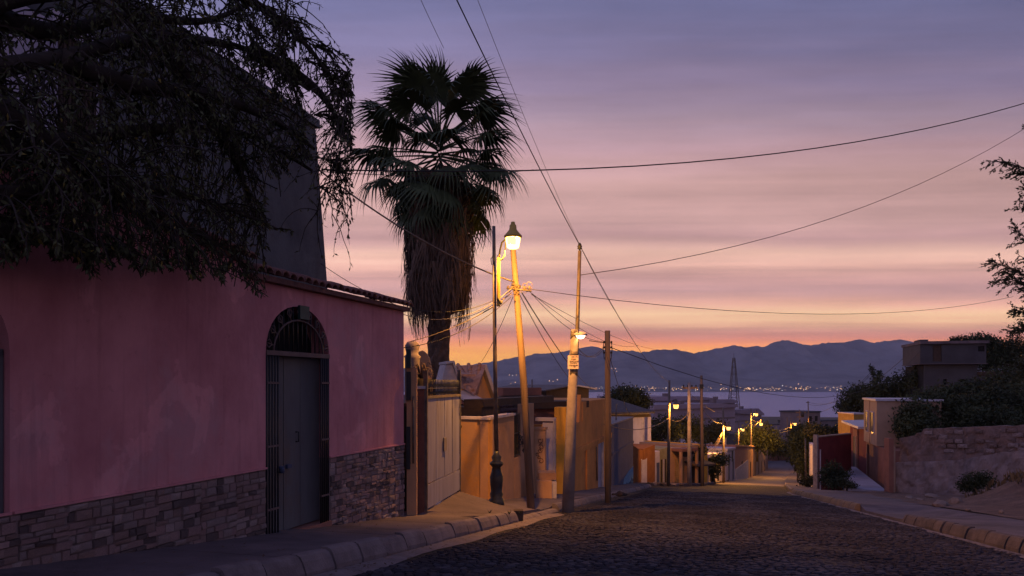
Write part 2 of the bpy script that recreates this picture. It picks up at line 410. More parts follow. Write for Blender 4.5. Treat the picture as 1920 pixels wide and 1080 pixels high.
# ================================================================== SETTING
def grid_obj(name, xs, ys, zf, mat, smooth=True, **kw):
    nx, ny = len(xs), len(ys)
    V = np.array([(x, y, zf(x, y)) for y in ys for x in xs])
    Q = [(j * nx + i, j * nx + i + 1, (j + 1) * nx + i + 1, (j + 1) * nx + i) for j in range(ny - 1) for i in range(nx - 1)]
    o = np_obj(name, V, Q, mat, None, **kw)
    if smooth: o.data.polygons.foreach_set('use_smooth', [True] * len(Q))
    return o
# terrain in street coordinates, fine near the street and coarse far away
ss = sorted(set([-4000, -2500, -1500, -900, -500, -300, -200, -140, -100, -70, -50, -35, -25, -18, -14, -11, -9, -7.5] + [-6 + i * 1.0 for i in range(0, 60)] + [56, 60, 66, 74, 84, 100, 130, 180, 260, 400, 700, 1200, 2200, 4000]))
ts = sorted(set([-60, -30, -15] + [-8 + 2.0 * i for i in range(0, 70)] + [135, 142, 150, 160, 172, 186, 200, 220, 250, 290, 340, 400, 500, 650, 850, 1050, 1250, 1400, 1500, 1700]))
def terr():
    V = []
    for t in ts:
        for s in ss:
            p = st(s, t)
            z = zg(p.x, p.y) - 0.06
            if t > 130: z += 2.5 * mnoise.noise(Vector((p.x * 0.02, p.y * 0.02, 0))) * smooth(130, 300, t) * (1 - smooth(1200, 1400, t))
            if sL(t) - 0.5 < s < sR(t) + 0.5 and t < 260: z -= 0.10
            V.append((p.x, p.y, z))
    n = len(ss)
    Q = [(j * n + i, j * n + i + 1, (j + 1) * n + i + 1, (j + 1) * n + i) for j in range(len(ts) - 1) for i in range(n - 1)]
    o = np_obj('terrain', V, Q, M_LAND, None, kind='structure')
    o.data.polygons.foreach_set('use_smooth', [True] * len(Q))
terr()

# lake
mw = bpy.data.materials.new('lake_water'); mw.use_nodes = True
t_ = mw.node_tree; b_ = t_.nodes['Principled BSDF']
b_.inputs['Base Color'].default_value = (0.27, 0.28, 0.44, 1); b_.inputs['Roughness'].default_value = 0.4  # pale lilac base colour stands in for reflected dusk sky
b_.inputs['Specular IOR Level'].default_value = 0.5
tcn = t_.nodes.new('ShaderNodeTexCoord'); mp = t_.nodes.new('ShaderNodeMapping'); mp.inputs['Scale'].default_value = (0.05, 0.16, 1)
t_.links.new(tcn.outputs['Object'], mp.inputs[0])
nz = t_.nodes.new('ShaderNodeTexNoise'); nz.inputs['Scale'].default_value = 1.0; nz.inputs['Detail'].default_value = 5
t_.links.new(mp.outputs[0], nz.inputs['Vector'])
bp = t_.nodes.new('ShaderNodeBump'); bp.inputs['Strength'].default_value = 1.0; bp.inputs['Distance'].default_value = 5.0
t_.links.new(nz.outputs['Fac'], bp.inputs['Height']); t_.links.new(bp.outputs[0], b_.inputs['Normal'])
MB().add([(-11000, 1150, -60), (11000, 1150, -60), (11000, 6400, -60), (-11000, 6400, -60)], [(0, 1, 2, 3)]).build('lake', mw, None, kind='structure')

# mountains on the far shore
M_MTN = mat('mountain_scrub_painted_relief', (0.21, 0.195, 0.20), (0.055, 0.052, 0.065), 0.0022, 0.95, 0, detail=6)  # scrub colour, with relief shading painted in as random tone contrast
RIDGE = [(-900, 690), (-300, 660), (300, 665), (700, 690), (860, 688), (885, 684), (940, 676), (1000, 664), (1035, 661), (1065, 659), (1085, 664), (1110, 661), (1150, 656), (1172, 658), (1200, 661), (1228, 657), (1250, 655), (1272, 656), (1300, 662), (1330, 656), (1372, 648), (1400, 650), (1432, 651), (1452, 641), (1470, 637), (1490, 641), (1520, 648), (1548, 644), (1580, 641), (1612, 637), (1640, 641), (1668, 638), (1692, 637), (1712, 648), (1740, 662), (1790, 672), (1860, 664), (1940, 676), (2100, 660), (2400, 676), (3200, 690), (4200, 700)]
def mountains():
    cols = list(range(-760, 860, 40)) + list(range(860, 1960, 3)) + list(range(1960, 2680, 40))
    YR, YS = 8600.0, 5650.0
    V = []; nr = 22
    for px in cols:
        xr = (px - 960) / F
        top = (HZ - lerp_tab(RIDGE, px)) / F * YR
        top += 16 * mnoise.noise(Vector((px * 0.045, 1.3, 0))) + 11 * mnoise.noise(Vector((px * 0.16, 5.3, 0))) + 6 * mnoise.noise(Vector((px * 0.37, 2.3, 0)))
        for k in range(nr + 3):
            if k <= nr:
                u = k / nr
                Y = YS + (YR - YS) * u
                base = -62 + 24 * smooth(0, 0.15, u)
                spur = 0.5 + 0.5 * mnoise.fractal(Vector((px * 0.013 + u * 0.6, u * 1.1, 3.0)), 1.0, 2.0, 4)
                sh = max(0, u - 0.12) / 0.88
                prof = sh ** 1.5
                h = base + (top - base) * min(1, prof * (0.55 + 0.85 * spur) if u < 0.9 else prof * ((0.55 + 0.85 * spur) * (1 - u) * 10 + (u - 0.9) * 10))
                h = min(h, -62 + (top + 62) * (0.15 + 0.85 * u)) if u < 1 else top
                V.append((xr * YR, Y, h))
            else:
                V.append((xr * YR, YR + (k - nr) * 380, top - (k - nr) * 240))
    n = nr + 3
    Q = [(i * n + j, (i + 1) * n + j, (i + 1) * n + j + 1, i * n + j + 1) for i in range(len(cols) - 1) for j in range(n - 1)]
    o = np_obj('mountains', V, Q, M_MTN, None, kind='structure')
    o.data.polygons.foreach_set('use_smooth', [True] * len(Q))
    # a farther volcano peeping over the ridge
    V = []; Yp = 9600
    prof = [(1010, 672), (1040, 664), (1066, 657), (1084, 653.5), (1096, 651), (1110, 649), (1122, 651), (1132, 655), (1160, 668), (1190, 674)]
    for px, py in prof:
        p = P(px, py, Yp)
        V += [(p.x, Yp - 450, 0), (p.x, Yp, p.z), (p.x, Yp + 450, 0)]
    Q = []
    for i in range(len(prof) - 1):
        for j in range(2): Q.append((3 * i + j, 3 * i + 3 + j, 3 * i + 4 + j, 3 * i + j + 1))
    np_obj('far_mountain', V, Q, M_MTN, None, kind='structure')
mountains()

# low wooded shore strip and its town lights
def shore():
    V = []; Q = []; xs_ = np.arange(-3000, 6000, 60)
    for i, x in enumerate(xs_):
        h = 16 + 46 * max(0, mnoise.noise(Vector((x * 0.004, 0, 0)))) + 8 * mnoise.noise(Vector((x * 0.02, 0, 2))) + 14 * smooth(1700, 2600, x)
        V += [(x, 5560, -60.5), (x, 5600, -60 + max(h, 3)), (x, 5800, -62)]
    for i in range(len(xs_) - 1):
        for j in range(2): Q.append((3 * i + j, 3 * i + 3 + j, 3 * i + 4 + j, 3 * i + j + 1))
    np_obj('far_shore', V, Q, M_MTN, None, kind='structure')
    lm = MB(); lw = MB()
    def octa(m, c, r):
        x, y, z = c
        m.add([(x + r, y, z), (x - r, y, z), (x, y + r, z), (x, y - r, z), (x, y, z + r), (x, y, z - r)],
              [(0, 2, 4), (2, 1, 4), (1, 3, 4), (3, 0, 4), (2, 0, 5), (1, 2, 5), (3, 1, 5), (0, 3, 5)])
    r_ = random.Random(5)
    def put(px, py, r):
        octa(lm if r_.random() < 0.82 else lw, P(px, py, 5540), r)
    for i in range(105):
        px = 1000 + 590 * r_.random() ** 0.8
        put(px, 727 + r_.gauss(0, 1.6), r_.uniform(1.5, 2.9))
    for px0, n in ((1215, 8), (1262, 10), (1305, 9), (1365, 16), (1405, 22), (1445, 14), (1505, 10), (1573, 6)):
        for k in range(n): put(px0 + r_.gauss(0, 10), 730 + r_.gauss(0, 1.3), r_.uniform(1.6, 3.4))
    for px, py in ((1352, 721), (1497, 720), (1467, 723), (1150, 694), (1154, 691), (1147, 691), (1156, 696), (1030, 714), (1037, 715), (1045, 712), (1025, 727), (961, 704), (968, 703), (955, 703), (966, 717), (958, 719), (972, 722)):
        put(px, py, r_.uniform(2.0, 3.6))
    lm.build('town_lights', M_CITY, None, kind='stuff'); lw.build('white_town_lights', M_CITYW, None, kind='stuff')
shore()

# haze: one closed box round everything
mh = bpy.data.materials.new('haze_air'); mh.use_nodes = True
t_ = mh.node_tree; t_.nodes.clear()
pv = t_.nodes.new('ShaderNodeVolumePrincipled'); pv.inputs['Density'].default_value = 6.0e-5
pv.inputs['Anisotropy'].default_value = 0.35
pv.inputs['Color'].default_value = (0.74, 0.82, 1.0, 1)
oo = t_.nodes.new('ShaderNodeOutputMaterial'); t_.links.new(pv.outputs[0], oo.inputs['Volume'])
MB().box(-11500, -300, -130, 11500, 10300, 640).build('haze', mh, None, kind='stuff')

# ------------------------------------------------------------------ road
def strip(name, tab_t, f0, f1, zoff, mat, ns=8, **kw):
    V = []; 
    for t in tab_t:
        a, b = f0(t), f1(t)
        for i in range(ns + 1):
            s = a + (b - a) * i / ns
            p = st(s, t); V.append((p.x, p.y, zr(t) + zoff + (0.02 * math.sin(math.pi * i / ns))))
    n = ns + 1
    Q = [(j * n + i, j * n + i + 1, (j + 1) * n + i + 1, (j + 1) * n + i) for j in range(len(tab_t) - 1) for i in range(ns)]
    o = np_obj(name, V, Q, mat, None, **kw)
    o.data.polygons.foreach_set('use_smooth', [True] * len(Q))
    return o
M_STREET = mat('lower_street_concrete', (0.16, 0.132, 0.14), (0.11, 0.09, 0.097), 1.2, 0.85, 0.4, 12, c3=(0.085, 0.07, 0.07), s3=0.3)
tt = [-8 + 1.0 * i for i in range(0, 69)]
strip('lower_street', [60 + 1.0 * i for i in range(0, 52)] + [112 + 4 * i for i in range(0, 38)], lambda t: sL(t), lambda t: sR(t), 0.0, M_STREET, 10, kind='structure')
road = strip('road', tt, lambda t: sL(t), lambda t: sR(t), 0.0, M_ROAD, 10, kind='structure')
# side street mouth on the left beyond the blue wall
strip('side_street', [42.6, 44, 46, 48, 50, 52], lambda t: -40, lambda t: sL(t) + 0.02, 0.006, M_ROAD, 6, kind='structure')

def cob_mesh(r_, name):
    n = 7; V = []; rx, ry = 0.052, 0.043
    ang = [2 * math.pi * (k + r_.uniform(-0.25, 0.25)) / n for k in range(n)]
    rr = [r_.uniform(0.82, 1.12) for k in range(n)]
    h = r_.uniform(0.010, 0.018)
    for sc_, z in ((1.0, -0.012), (0.9, h * 0.62), (0.6, h)):
        for a, q in zip(ang, rr): V.append((rx * q * sc_ * math.cos(a), ry * q * sc_ * math.sin(a), z + r_.uniform(-0.002, 0.002)))
    F_ = []
    for j in range(2):
        for k in range(n):
            k2 = (k + 1) % n; F_.append((j * n + k, j * n + k2, (j + 1) * n + k2, (j + 1) * n + k))
    F_.append(tuple(2 * n + k for k in range(n)))
    return V, F_
r_ = random.Random(11)
COBS = [cob_mesh(r_, '') for _ in range(10)]
COBM = []
for i, (V, F_) in enumerate(COBS):
    me = bpy.data.meshes.new('cobblestone'); me.from_pydata(V, [], F_); me.update(); me.materials.append(M_COBS[(0, 1, 0, 3, 2, 1, 0, 3, 1, 3)[i]]); COBM.append(me)
def cobbles():
    items = []
    t = 5.2
    while t < 36:
        dtt = 0.094 if t < 18 else 0.125
        s = sL(t) + 0.36
        while s < sR(t) - 0.12:
            ws = (0.104 if t < 18 else 0.14) * r_.uniform(0.7, 1.45)
            p = st(s + ws / 2, t + r_.uniform(-0.024, 0.024))
            u = (s - sL(t)) / (sR(t) - sL(t))
            wave = 0.022 * mnoise.noise(Vector((p.x * 0.9, p.y * 0.9, 0))) + 0.004 + r_.uniform(-.006, .005)
            zc = zr(t) + 0.02 * math.sin(math.pi * u) + wave
            items.append((p.x, p.y, zc, ws / 0.104, r_.uniform(0.9, 1.2) * (1 if t < 18 else 1.33), r_.uniform(-0.25, 0.25) + (math.pi if r_.random() < 0.5 else 0), r_.randrange(10)))
            s += ws
        t += dtt
    def vis(it):
        px = 960 + F * it[0] / it[1]; py = HZ - F * it[2] / it[1]
        return py < 1084 and -5 < px < 1925
    v = [it for it in items if vis(it)]
    v.sort(key=lambda it: it[1] ** 2 + it[0] ** 2)
    near, rest = v[:300], v[300:]
    slope = math.atan(0.1116)
    for x, y, z, a, b, ro, k in near:
        o = inst(COBM[k], 'cobblestone', road, (x, y, z), (0, 0, 0), (a, b, 1))
        o.rotation_euler = (-slope * CS, slope * SN, ro - TH)
    by = {}
    for x, y, z, a, b, ro, k in rest:
        sq, tq = to_st(x, y); uq = (sq - sL(tq)) / (sR(tq) - sL(tq))
        q_ = mnoise.noise(Vector((x * .55, y * .55, 7))) + r_.uniform(-.45, .45) + .3 * max(math.exp(-((uq - .3) / .07) ** 2), math.exp(-((uq - .58) / .07) ** 2)) - .35 * math.exp(-((uq - .03) / .06) ** 2)
        mk = 2 if q_ > .52 else (0 if q_ > .12 else (1 if q_ > -.25 else 3))
        vv, ff = by.setdefault(mk, ([], []))
        V, F_ = COBS[k]; n0 = len(vv); c, s_ = math.cos(ro - TH), math.sin(ro - TH)
        for (lx, ly, lz) in V:
            lx *= a; ly *= b
            wx, wy = lx * c - ly * s_, lx * s_ + ly * c
            vv.append((x + wx, y + wy, z + lz - 0.1116 * (wx * SN + wy * CS)))
        for f in F_: ff.append(tuple(i + n0 for i in f))
    V = []; Fc = []; mi = []
    for mk, (vv, ff) in by.items():
        n0 = len(V); V += vv; Fc += [tuple(i + n0 for i in f) for f in ff]; mi += [mk] * len(ff)
    me = bpy.data.meshes.new('cobbles'); me.from_pydata(V, [], Fc)
    for m in M_COBS: me.materials.append(m)
    me.polygons.foreach_set('material_index', mi); me.update()
    o = bpy.data.objects.new('cobbles', me); col.objects.link(o); o.parent = road; o['kind'] = 'stuff'
cobbles()

# gutters, pavements and kerbs
def gutter(t0, t1, side):
    tb = [t0 + i * 0.5 for i in range(int((t1 - t0) / 0.5) + 1)]
    if side < 0: strip('gutter', tb, lambda t: sL(t) - 0.02, lambda t: sL(t) + 0.30 + 0.05 * math.sin(t * 2.1), 0.012, M_KERB, 2, kind='structure')
    else: strip('gutter', tb, lambda t: sR(t) - 0.16 - 0.04 * math.sin(t * 1.7), lambda t: sR(t) + 0.02, 0.012, M_KERB, 2, kind='structure')
gutter(-2, 16, -1); gutter(8, 43, 1)
WS = lambda t: -4.99 + 0.0145 * (t - 8)      # foot of the pink wall
pave_l = thing('pavement', '', '', (0, 0, 0)); del pave_l['label']; del pave_l['category']; pave_l['kind'] = 'structure'
pave_r = thing('far_side_pavement', '', '', (0, 0, 0)); del pave_r['label']; del pave_r['category']; pave_r['kind'] = 'structure'
def slab(parent, t0, t1, f0, f1, zt, mat_, gap=0.012, ns=6):
    m = MB(); n = ns + 1; k = max(2, int((t1 - t0) / 0.6) + 1); top = []
    for j in range(k):
        t = t0 + gap / 2 + (t1 - t0 - gap) * j / (k - 1)
        for i in range(n):
            s = f0(t) + (f1(t) - f0(t)) * i / ns
            p = st(s, t); z = zr(t) + zt(s, t) + 0.006 * mnoise.noise(Vector((p.x * 1.3, p.y * 1.3, 4)))
            top.append((p.x, p.y, z))
    bot = [(x, y, z - 0.3) for x, y, z in top]
    N0 = len(top); fs = []
    for j in range(k - 1):
        for i in range(ns): fs.append((j * n + i, j * n + i + 1, (j + 1) * n + i + 1, (j + 1) * n + i))
    ring = [i for i in range(n)] + [j * n + ns for j in range(1, k)] + [(k - 1) * n + i for i in range(ns - 1, -1, -1)] + [j * n for j in range(k - 2, 0, -1)]
    for a, b in zip(ring, ring[1:] + ring[:1]): fs.append((a, N0 + a, N0 + b, b))
    m.add(top + bot, fs, False)
    return m.build('pavement_slab', mat_, parent)
HL = 0.19
t = -3.0; r_ = random.Random(3)
while t < 43:
    L_ = r_.uniform(1.9, 2.6) if t < 18 else 4.0
    t1 = min(43, t + L_)
    drop = lambda s, t: HL - 0.10 * smooth(13.2, 14.0, t) * (1 - smooth(16.5, 18, t)) * smooth(-4.4, -3.6, s)
    slab(pave_l, t, t1, (lambda t: WS(t) - 0.25) if t < 11.2 else (lambda t: -5.6), lambda t: sL(t) - 0.17, drop, M_CONC)
    t = t1
# beyond the side street the pavement follows the bend
t = 47.5
while t < 200:
    t1 = t + (5 if t < 90 else 14)
    slab(pave_l, t, t1, lambda t: sL(t) - 2.6, lambda t: sL(t), lambda s, t: 0.15, M_CONC, ns=2); t = t1
t = 8.0
HR = 0.20
def dropR(s, t): return HR - 0.15 * smooth(18.4, 19.2, t) * (1 - smooth(23.4, 24.2, t)) * (1 - smooth(5.0, 6.2, s))
while t < 43:
    t1 = min(43, t + r_.uniform(2.2, 3.0))
    slab(pave_r, t, t1, lambda t: sR(t) + 0.16, lambda t: sR(t) + 2.75 + 0.2 * math.sin(t * 0.9), dropR, M_CONC, ns=6); t = t1
t = 43
while t < 200:
    t1 = t + (5 if t < 90 else 14)
    slab(pave_r, t, t1, lambda t: sR(t), lambda t: sR(t) + 1.7, lambda s, t: 0.15, M_CONC, ns=2); t = t1
def kerb_run(parent, t0, t1, side, L_, h, mat_, jit=0.01):
    t = t0
    while t < t1 - 0.05:
        l = L_ * r_.uniform(0.9, 1.1); te = min(t1, t + l); g = 0.012
        e = sL if side < 0 else sR
        dz = r_.uniform(-jit, jit); ds = r_.uniform(-jit, jit)
        prof = [(0.0, -0.12), (0.0, h * 0.25), (0.035, h * 0.72), (0.065, h * 0.96), (0.10, h + 0.008), (0.168, h + 0.01), (0.168, -0.12)]
        n = len(prof); vs = []
        for tq in (t + g, te - g):
            for d, z in prof:
                p = st(e(tq) + (ds - d if side < 0 else ds + d), tq); vs.append((p.x, p.y, zr(tq) + z + dz))
        fs = [tuple(range(n)), tuple(range(2 * n - 1, n - 1, -1))]
        for i in range(n):
            j = (i + 1) % n; fs.append((i, n + i, n + j, j))
        MB().add(vs, fs).build('kerb_stone', mat_, parent)
        t = te
kerb_run(pave_l, 2.0, 13.35, -1, 0.55, 0.20, M_KERB, 0.016)
kerb_run(pave_l, 13.6, 17.0, -1, 0.85, 0.07, M_KERB)
kerb_run(pave_l, 17.0, 43.0, -1, 1.0, 0.17, M_KERB, 0.02)
kerb_run(pave_r, 8.0, 18.6, 1, 0.46, 0.215, mat('kerb_dark', (0.115, 0.09, 0.093), (0.07, 0.056, 0.06), 4, 0.9, 0.6, 30, c3=(0.05, 0.04, 0.042), s3=1.5), 0.018)
kerb_run(pave_r, 24.0, 43.0, 1, 0.9, 0.21, M_KERB2, 0.02)
for side in (-1, 1):
    t = 52.0 if side < 0 else 44.0
    while t < 170:
        kerb_run(pave_l if side < 0 else pave_r, t, t + 4, side, 4.0, 0.165, M_KERB, 0.0); t += 4
# dirt verge on the other side
def dirt():
    V = []; sn, tn = 44, 90
    for j in range(tn + 1):
        t = 8 + 36 * j / tn
        for i in range(sn + 1):
            s = sR(t) + 2.25 + 14 * (i / sn) ** 1.2
            p = st(s, t)
            z = zr(t) + 0.19 + 0.11 * mnoise.fractal(Vector((p.x * 1.1, p.y * 1.1, 0)), 1, 2, 4) * smooth(0, 1.5, s - sR(t) - 2.6)
            z += 1.35 * math.exp(-((s - 11.2) / 2.6) ** 2 - ((t - 22.5) / 5.5) ** 2) + 0.5 * math.exp(-((s - 9.4) / 1.2) ** 2 - ((t - 27) / 1.8) ** 2)
            V.append((p.x, p.y, z))
    n = sn + 1
    Q = [(j * n + i, j * n + i + 1, (j + 1) * n + i + 1, (j + 1) * n + i) for j in range(tn) for i in range(sn)]
    o = np_obj('dirt_verge', V, Q, M_DIRT, None, kind='structure'); o.data.polygons.foreach_set('use_smooth', [True] * len(Q))
    return V
DIRTV = dirt()

# ================================================================== PINK HOUSE
WT = 435.0 / 1400
WD = Vector((-WT, -1, 0)).normalized()           # along the wall, towards the camera
WO = Vector((-1.74, 12.0, 0))                    # far corner of the pink wall
def wu(px): return (12.0 - 7658.0 / (1395 - px)) * math.hypot(1, WT)
rzW = math.atan2(WD.y, WD.x)                     # local +x = towards camera, local +y = towards the street? see below
# local frame: x from far corner towards camera, y = rotate90(x): points away from the house centre line
def wall_xy(u, out): 
    n = Vector((-WD.y, WD.x, 0))                 # rotate 90 ccw
    p = WO + WD * u + n * out; return p
# n points to +x (street side)?  WD=(-.3,-.95) -> n=(.95,-.3): street side
pink = thing('pink_house', 'dusky pink stucco house with stone plinth, tiled coping and arched doorway', 'house', (WO.x, WO.y, 0), rzW)
ZP = -0.97
UD0, UD1 = wu(617), wu(498)                      # door opening
UE = 10.6
def gz(u): 
    p = wall_xy(u, 0); s, t = to_st(p.x, p.y); return zr(t) + HL
def arch(u0, u1, z0, rise, n=16):
    c = (u0 + u1) / 2; h = (u1 - u0) / 2
    return [(c + h * math.cos(a), z0 + rise * (math.sin(a) ** 0.92)) for a in [math.pi * k / n for k in range(n + 1)]]   # from u1 side to u0 side
UW0, UW1 = wu(18), wu(18) + 1.25                 # arched window nearest the camera
US = wu(457)                                      # step in the roof line
def zroof(u): return 1.16 if u <= US else 1.30 + 0.14 * (u - US)
up = [(0, ZP), (UD0, ZP)] + [(UD0, 0.34)] + arch(UD0, UD1, 0.35, 0.60)[::-1] + [(UD1, 0.34), (UD1, ZP), (UW0, ZP)] + arch(UW0, UW1, 0.24, 0.56)[::-1] + [(UW1, ZP), (UE, ZP), (UE, zroof(UE)), (US + 0.001, zroof(US + 0.001)), (US, 1.16), (0, 1.16)]
def tri_prism(mb, pts, y0, y1):
    bm = bmesh.new()
    vs = [bm.verts.new((x, y0, z)) for x, z in pts]
    f = bm.faces.new(vs); f.normal_update(); bmesh.ops.triangulate(bm, faces=[f], ngon_method='EAR_CLIP')
    idx = {v: i for i, v in enumerate(vs)}
    tris = [tuple(idx[v] for v in fc.verts) for fc in bm.faces]; bm.free()
    n = len(pts)
    fs = tris + [tuple(n + i for i in reversed(t_)) for t_ in tris]
    for i in range(n):
        j = (i + 1) % n; fs.append((i, n + i, n + j, j))
    mb.add([(x, y0, z) for x, z in pts] + [(x, y1, z) for x, z in pts], fs)
m = MB(); tri_prism(m, up, 0.0, -0.28); m.build('upper_wall', M_PINK, pink)
def base_pts(a, b):
    n = max(2, int((b - a) / 0.5)); us = [a + (b - a) * i / n for i in range(n + 1)]
    return [(u, gz(u) - 0.3) for u in us] + [(b, ZP - 0.004), (a, ZP - 0.004)]
m = MB()
tri_prism(m, base_pts(0, UD0), -0.005, -0.28); tri_prism(m, base_pts(UD1, UE), -0.005, -0.28)
m.build('plinth_bed', M_MORTAR, pink)
m = MB().box(0, -0.28, -3.0, 0.25, -6.0, 1.16); m.build('end_wall', M_PINK, pink)
m = MB().hexa([(0.02, -0.28, 1.0), (UE, -0.28, 1.0), (UE, -6, 1.5), (0.02, -6, 1.2), (0.02, -0.28, 1.1), (UE, -0.28, 1.12), (UE, -6, 1.6), (0.02, -6, 1.3)]); m.build('roof_slab', M_CONC, pink)
# veneer stones, one object each
STV = []
for mt in M_STONES:
    for k in range(3):
        rr = random.Random(hash((k, mt.name)) & 255 if False else k * 7 + len(STV))
        q = lambda a: rr.uniform(-a, a)
        b = 0.012
        vs = [(-.5 + q(.03), 0, -.5 + q(.05)), (.5 + q(.03), 0, -.5 + q(.05)), (.5 + q(.03), 0, .5 + q(.05)), (-.5 + q(.03), 0, .5 + q(.05))]
        top = [(x * 0.93, 1.0 + q(.35), z * 0.86) for x, y, z in vs]
        me = bpy.data.meshes.new('stone'); me.from_pydata(vs + top + [(q(.1), 1.15 + q(.3), q(.1))], [], [(0, 1, 5, 4), (1, 2, 6, 5), (2, 3, 7, 6), (3, 0, 4, 7), (4, 5, 8), (5, 6, 8), (6, 7, 8), (7, 4, 8)])
        me.update(); me.materials.append(mt); STV.append(me)
r_ = random.Random(21)
wts = [0, 0, 0, 1, 1, 1, 2, 2, 3, 4, 4, 0, 4]
STL = []
def stones(a, b, zt):
    x = a
    while x < b - 0.01:                       # short irregular bays so that the courses do not run through
        wbay = min(r_.uniform(.28, .62), b - x)
        if b - x - wbay < .2: wbay = b - x
        z = zt
        while z > -2.35:
            h = r_.choice((0.042, 0.052, 0.062, 0.075, 0.09)) if z < zt else r_.uniform(.045, .08)
            u = x + (r_.uniform(-.03, .03) if x > a else 0)
            e = x + wbay
            while u < e - 0.005:
                l = min(r_.uniform(0.06, 0.19), e - u)
                if e - u - l < 0.05: l = e - u
                zc = z - h / 2
                if zc + h / 2 > gz(u + l / 2) - 0.02:
                    Yd = 12 - u * .955
                    STL.append((l * h / Yd ** 2 * (.35 + .65 * (u > 3)), u + l / 2, zc, l, h, r_.choice(wts) * 3 + r_.randrange(3)))
                u += l
            z -= h
        x += wbay
stones(0.01, UD0 - 0.02, ZP - 0.012)
stones(UD1 + 0.02, wu(-60), ZP - 0.012)
STL.sort(key=lambda q: -q[0] * (1 if q[1] < wu(-4) else .01))
vv, ff, mi = [], [], []
for i, (_, u, z, l, h, k) in enumerate(STL):
    sc_ = (l - 0.003, r_.uniform(0.008, 0.034), h - 0.003)
    if i < 300: inst(STV[k], 'stone', pink, (u, -0.004, z), (0, r_.uniform(-.02, .02), 0), sc_)
    else:
        n0 = len(vv)
        for v in STV[k].vertices: vv.append((u + v.co.x * sc_[0], -.004 + v.co.y * sc_[1], z + v.co.z * sc_[2]))
        for p in STV[k].polygons: ff.append(tuple(i_ + n0 for i_ in p.vertices)); mi.append(k // 3)
me = bpy.data.meshes.new('stones'); me.from_pydata(vv, [], ff)
for mm in M_STONES: me.materials.append(mm)
me.polygons.foreach_set('material_index', mi); me.update()
o = bpy.data.objects.new('stones', me); col.objects.link(o); o.parent = pink; o['kind'] = 'stuff'
# thin plaster lip above the stones
MB().box(0, 0, ZP - 0.002, UD0, 0.026, ZP + 0.018).box(UD1, 0, ZP - 0.002, UW0 - 0.02, 0.026, ZP + 0.018).box(UW0, 0, ZP - 0.002, UE, 0.026, ZP + 0.018).build('plinth_lip', M_PINK, pink)
# tiled coping: barrel tiles across the wall top
def tile_mesh(seed, mt):
    rr = random.Random(seed); n = 6; V = []; Fc = []
    for j, (y, r, z) in enumerate(((0.16, 0.088, 0.0), (0.0, 0.082, 0.05), (-0.30, 0.072, 0.10))):
        for k in range(n + 1):
            a = math.pi * k / n; V.append((r * math.cos(a), y + rr.uniform(-.006, .006), z + r * 0.85 * math.sin(a)))
    for j in range(3):
        y, r, z = ((0.16, 0.066, 0.0), (0.0, 0.06, 0.05), (-0.30, 0.05, 0.10))[j]
        for k in range(n + 1):
            a = math.pi * k / n; V.append((r * math.cos(a), y, z + r * 0.8 * math.sin(a) - 0.002))
    m_ = n + 1
    for j in range(2):
        for k in range(n): Fc.append((j * m_ + k, j * m_ + k + 1, (j + 1) * m_ + k + 1, (j + 1) * m_ + k))
    o_ = 3 * m_
    for k in range(n): Fc.append((k + 1, k, o_ + k, o_ + k + 1))
    for j in range(2):
        for k in range(n): Fc.append((o_ + j * m_ + k + 1, o_ + j * m_ + k, o_ + (j + 1) * m_ + k, o_ + (j + 1) * m_ + k + 1))
    me = bpy.data.meshes.new('roof_tile'); me.from_pydata(V, [], Fc); me.update(); me.materials.append(mt)
    me.polygons.foreach_set('use_smooth', [True] * len(Fc)); return me
TILES = [tile_mesh(i, M_TILE) for i in range(4)]
m = MB()
m.hexa([(-0.03, -0.32, 1.163), (US - 0.01, -0.32, 1.163), (US - 0.01, 0.10, 1.163), (-0.03, 0.10, 1.163), (-0.03, -0.32, 1.25), (US - 0.01, -0.32, 1.25), (US - 0.01, 0.10, 1.225), (-0.03, 0.10, 1.225)])
z0, z1 = zroof(US + 0.01), zroof(UE)
m.hexa([(US, -0.32, z0), (UE, -0.32, z1), (UE, 0.06, z1), (US, 0.06, z0), (US, -0.32, z0 + .09), (UE, -0.32, z1 + .09), (UE, 0.06, z0 + (z1 - z0) + .04), (US, 0.06, z0 + .04)])
m.build('coping_bed', M_TILE, pink)
u = 0.05
while u < UE:
    if abs(u - US) > 0.06:
        z = (1.235 if u < US else zroof(u) + 0.045) + r_.uniform(-.008, .008)
        inst(TILES[r_.randrange(4)], 'roof_tile', pink, (u, 0.0, z), (r_.uniform(-.03, .03), 0 if u < US else -0.0, r_.uniform(-.05, .05)))
    u += 0.155
# second, higher course on the near part
u = US + 0.1
while u < UE:
    inst(TILES[r_.randrange(4)], 'roof_tile', pink, (u, -0.26, zroof(u) + 0.15 + r_.uniform(-.01, .01)), (0.05, 0, r_.uniform(-.06, .06)))
    u += 0.155
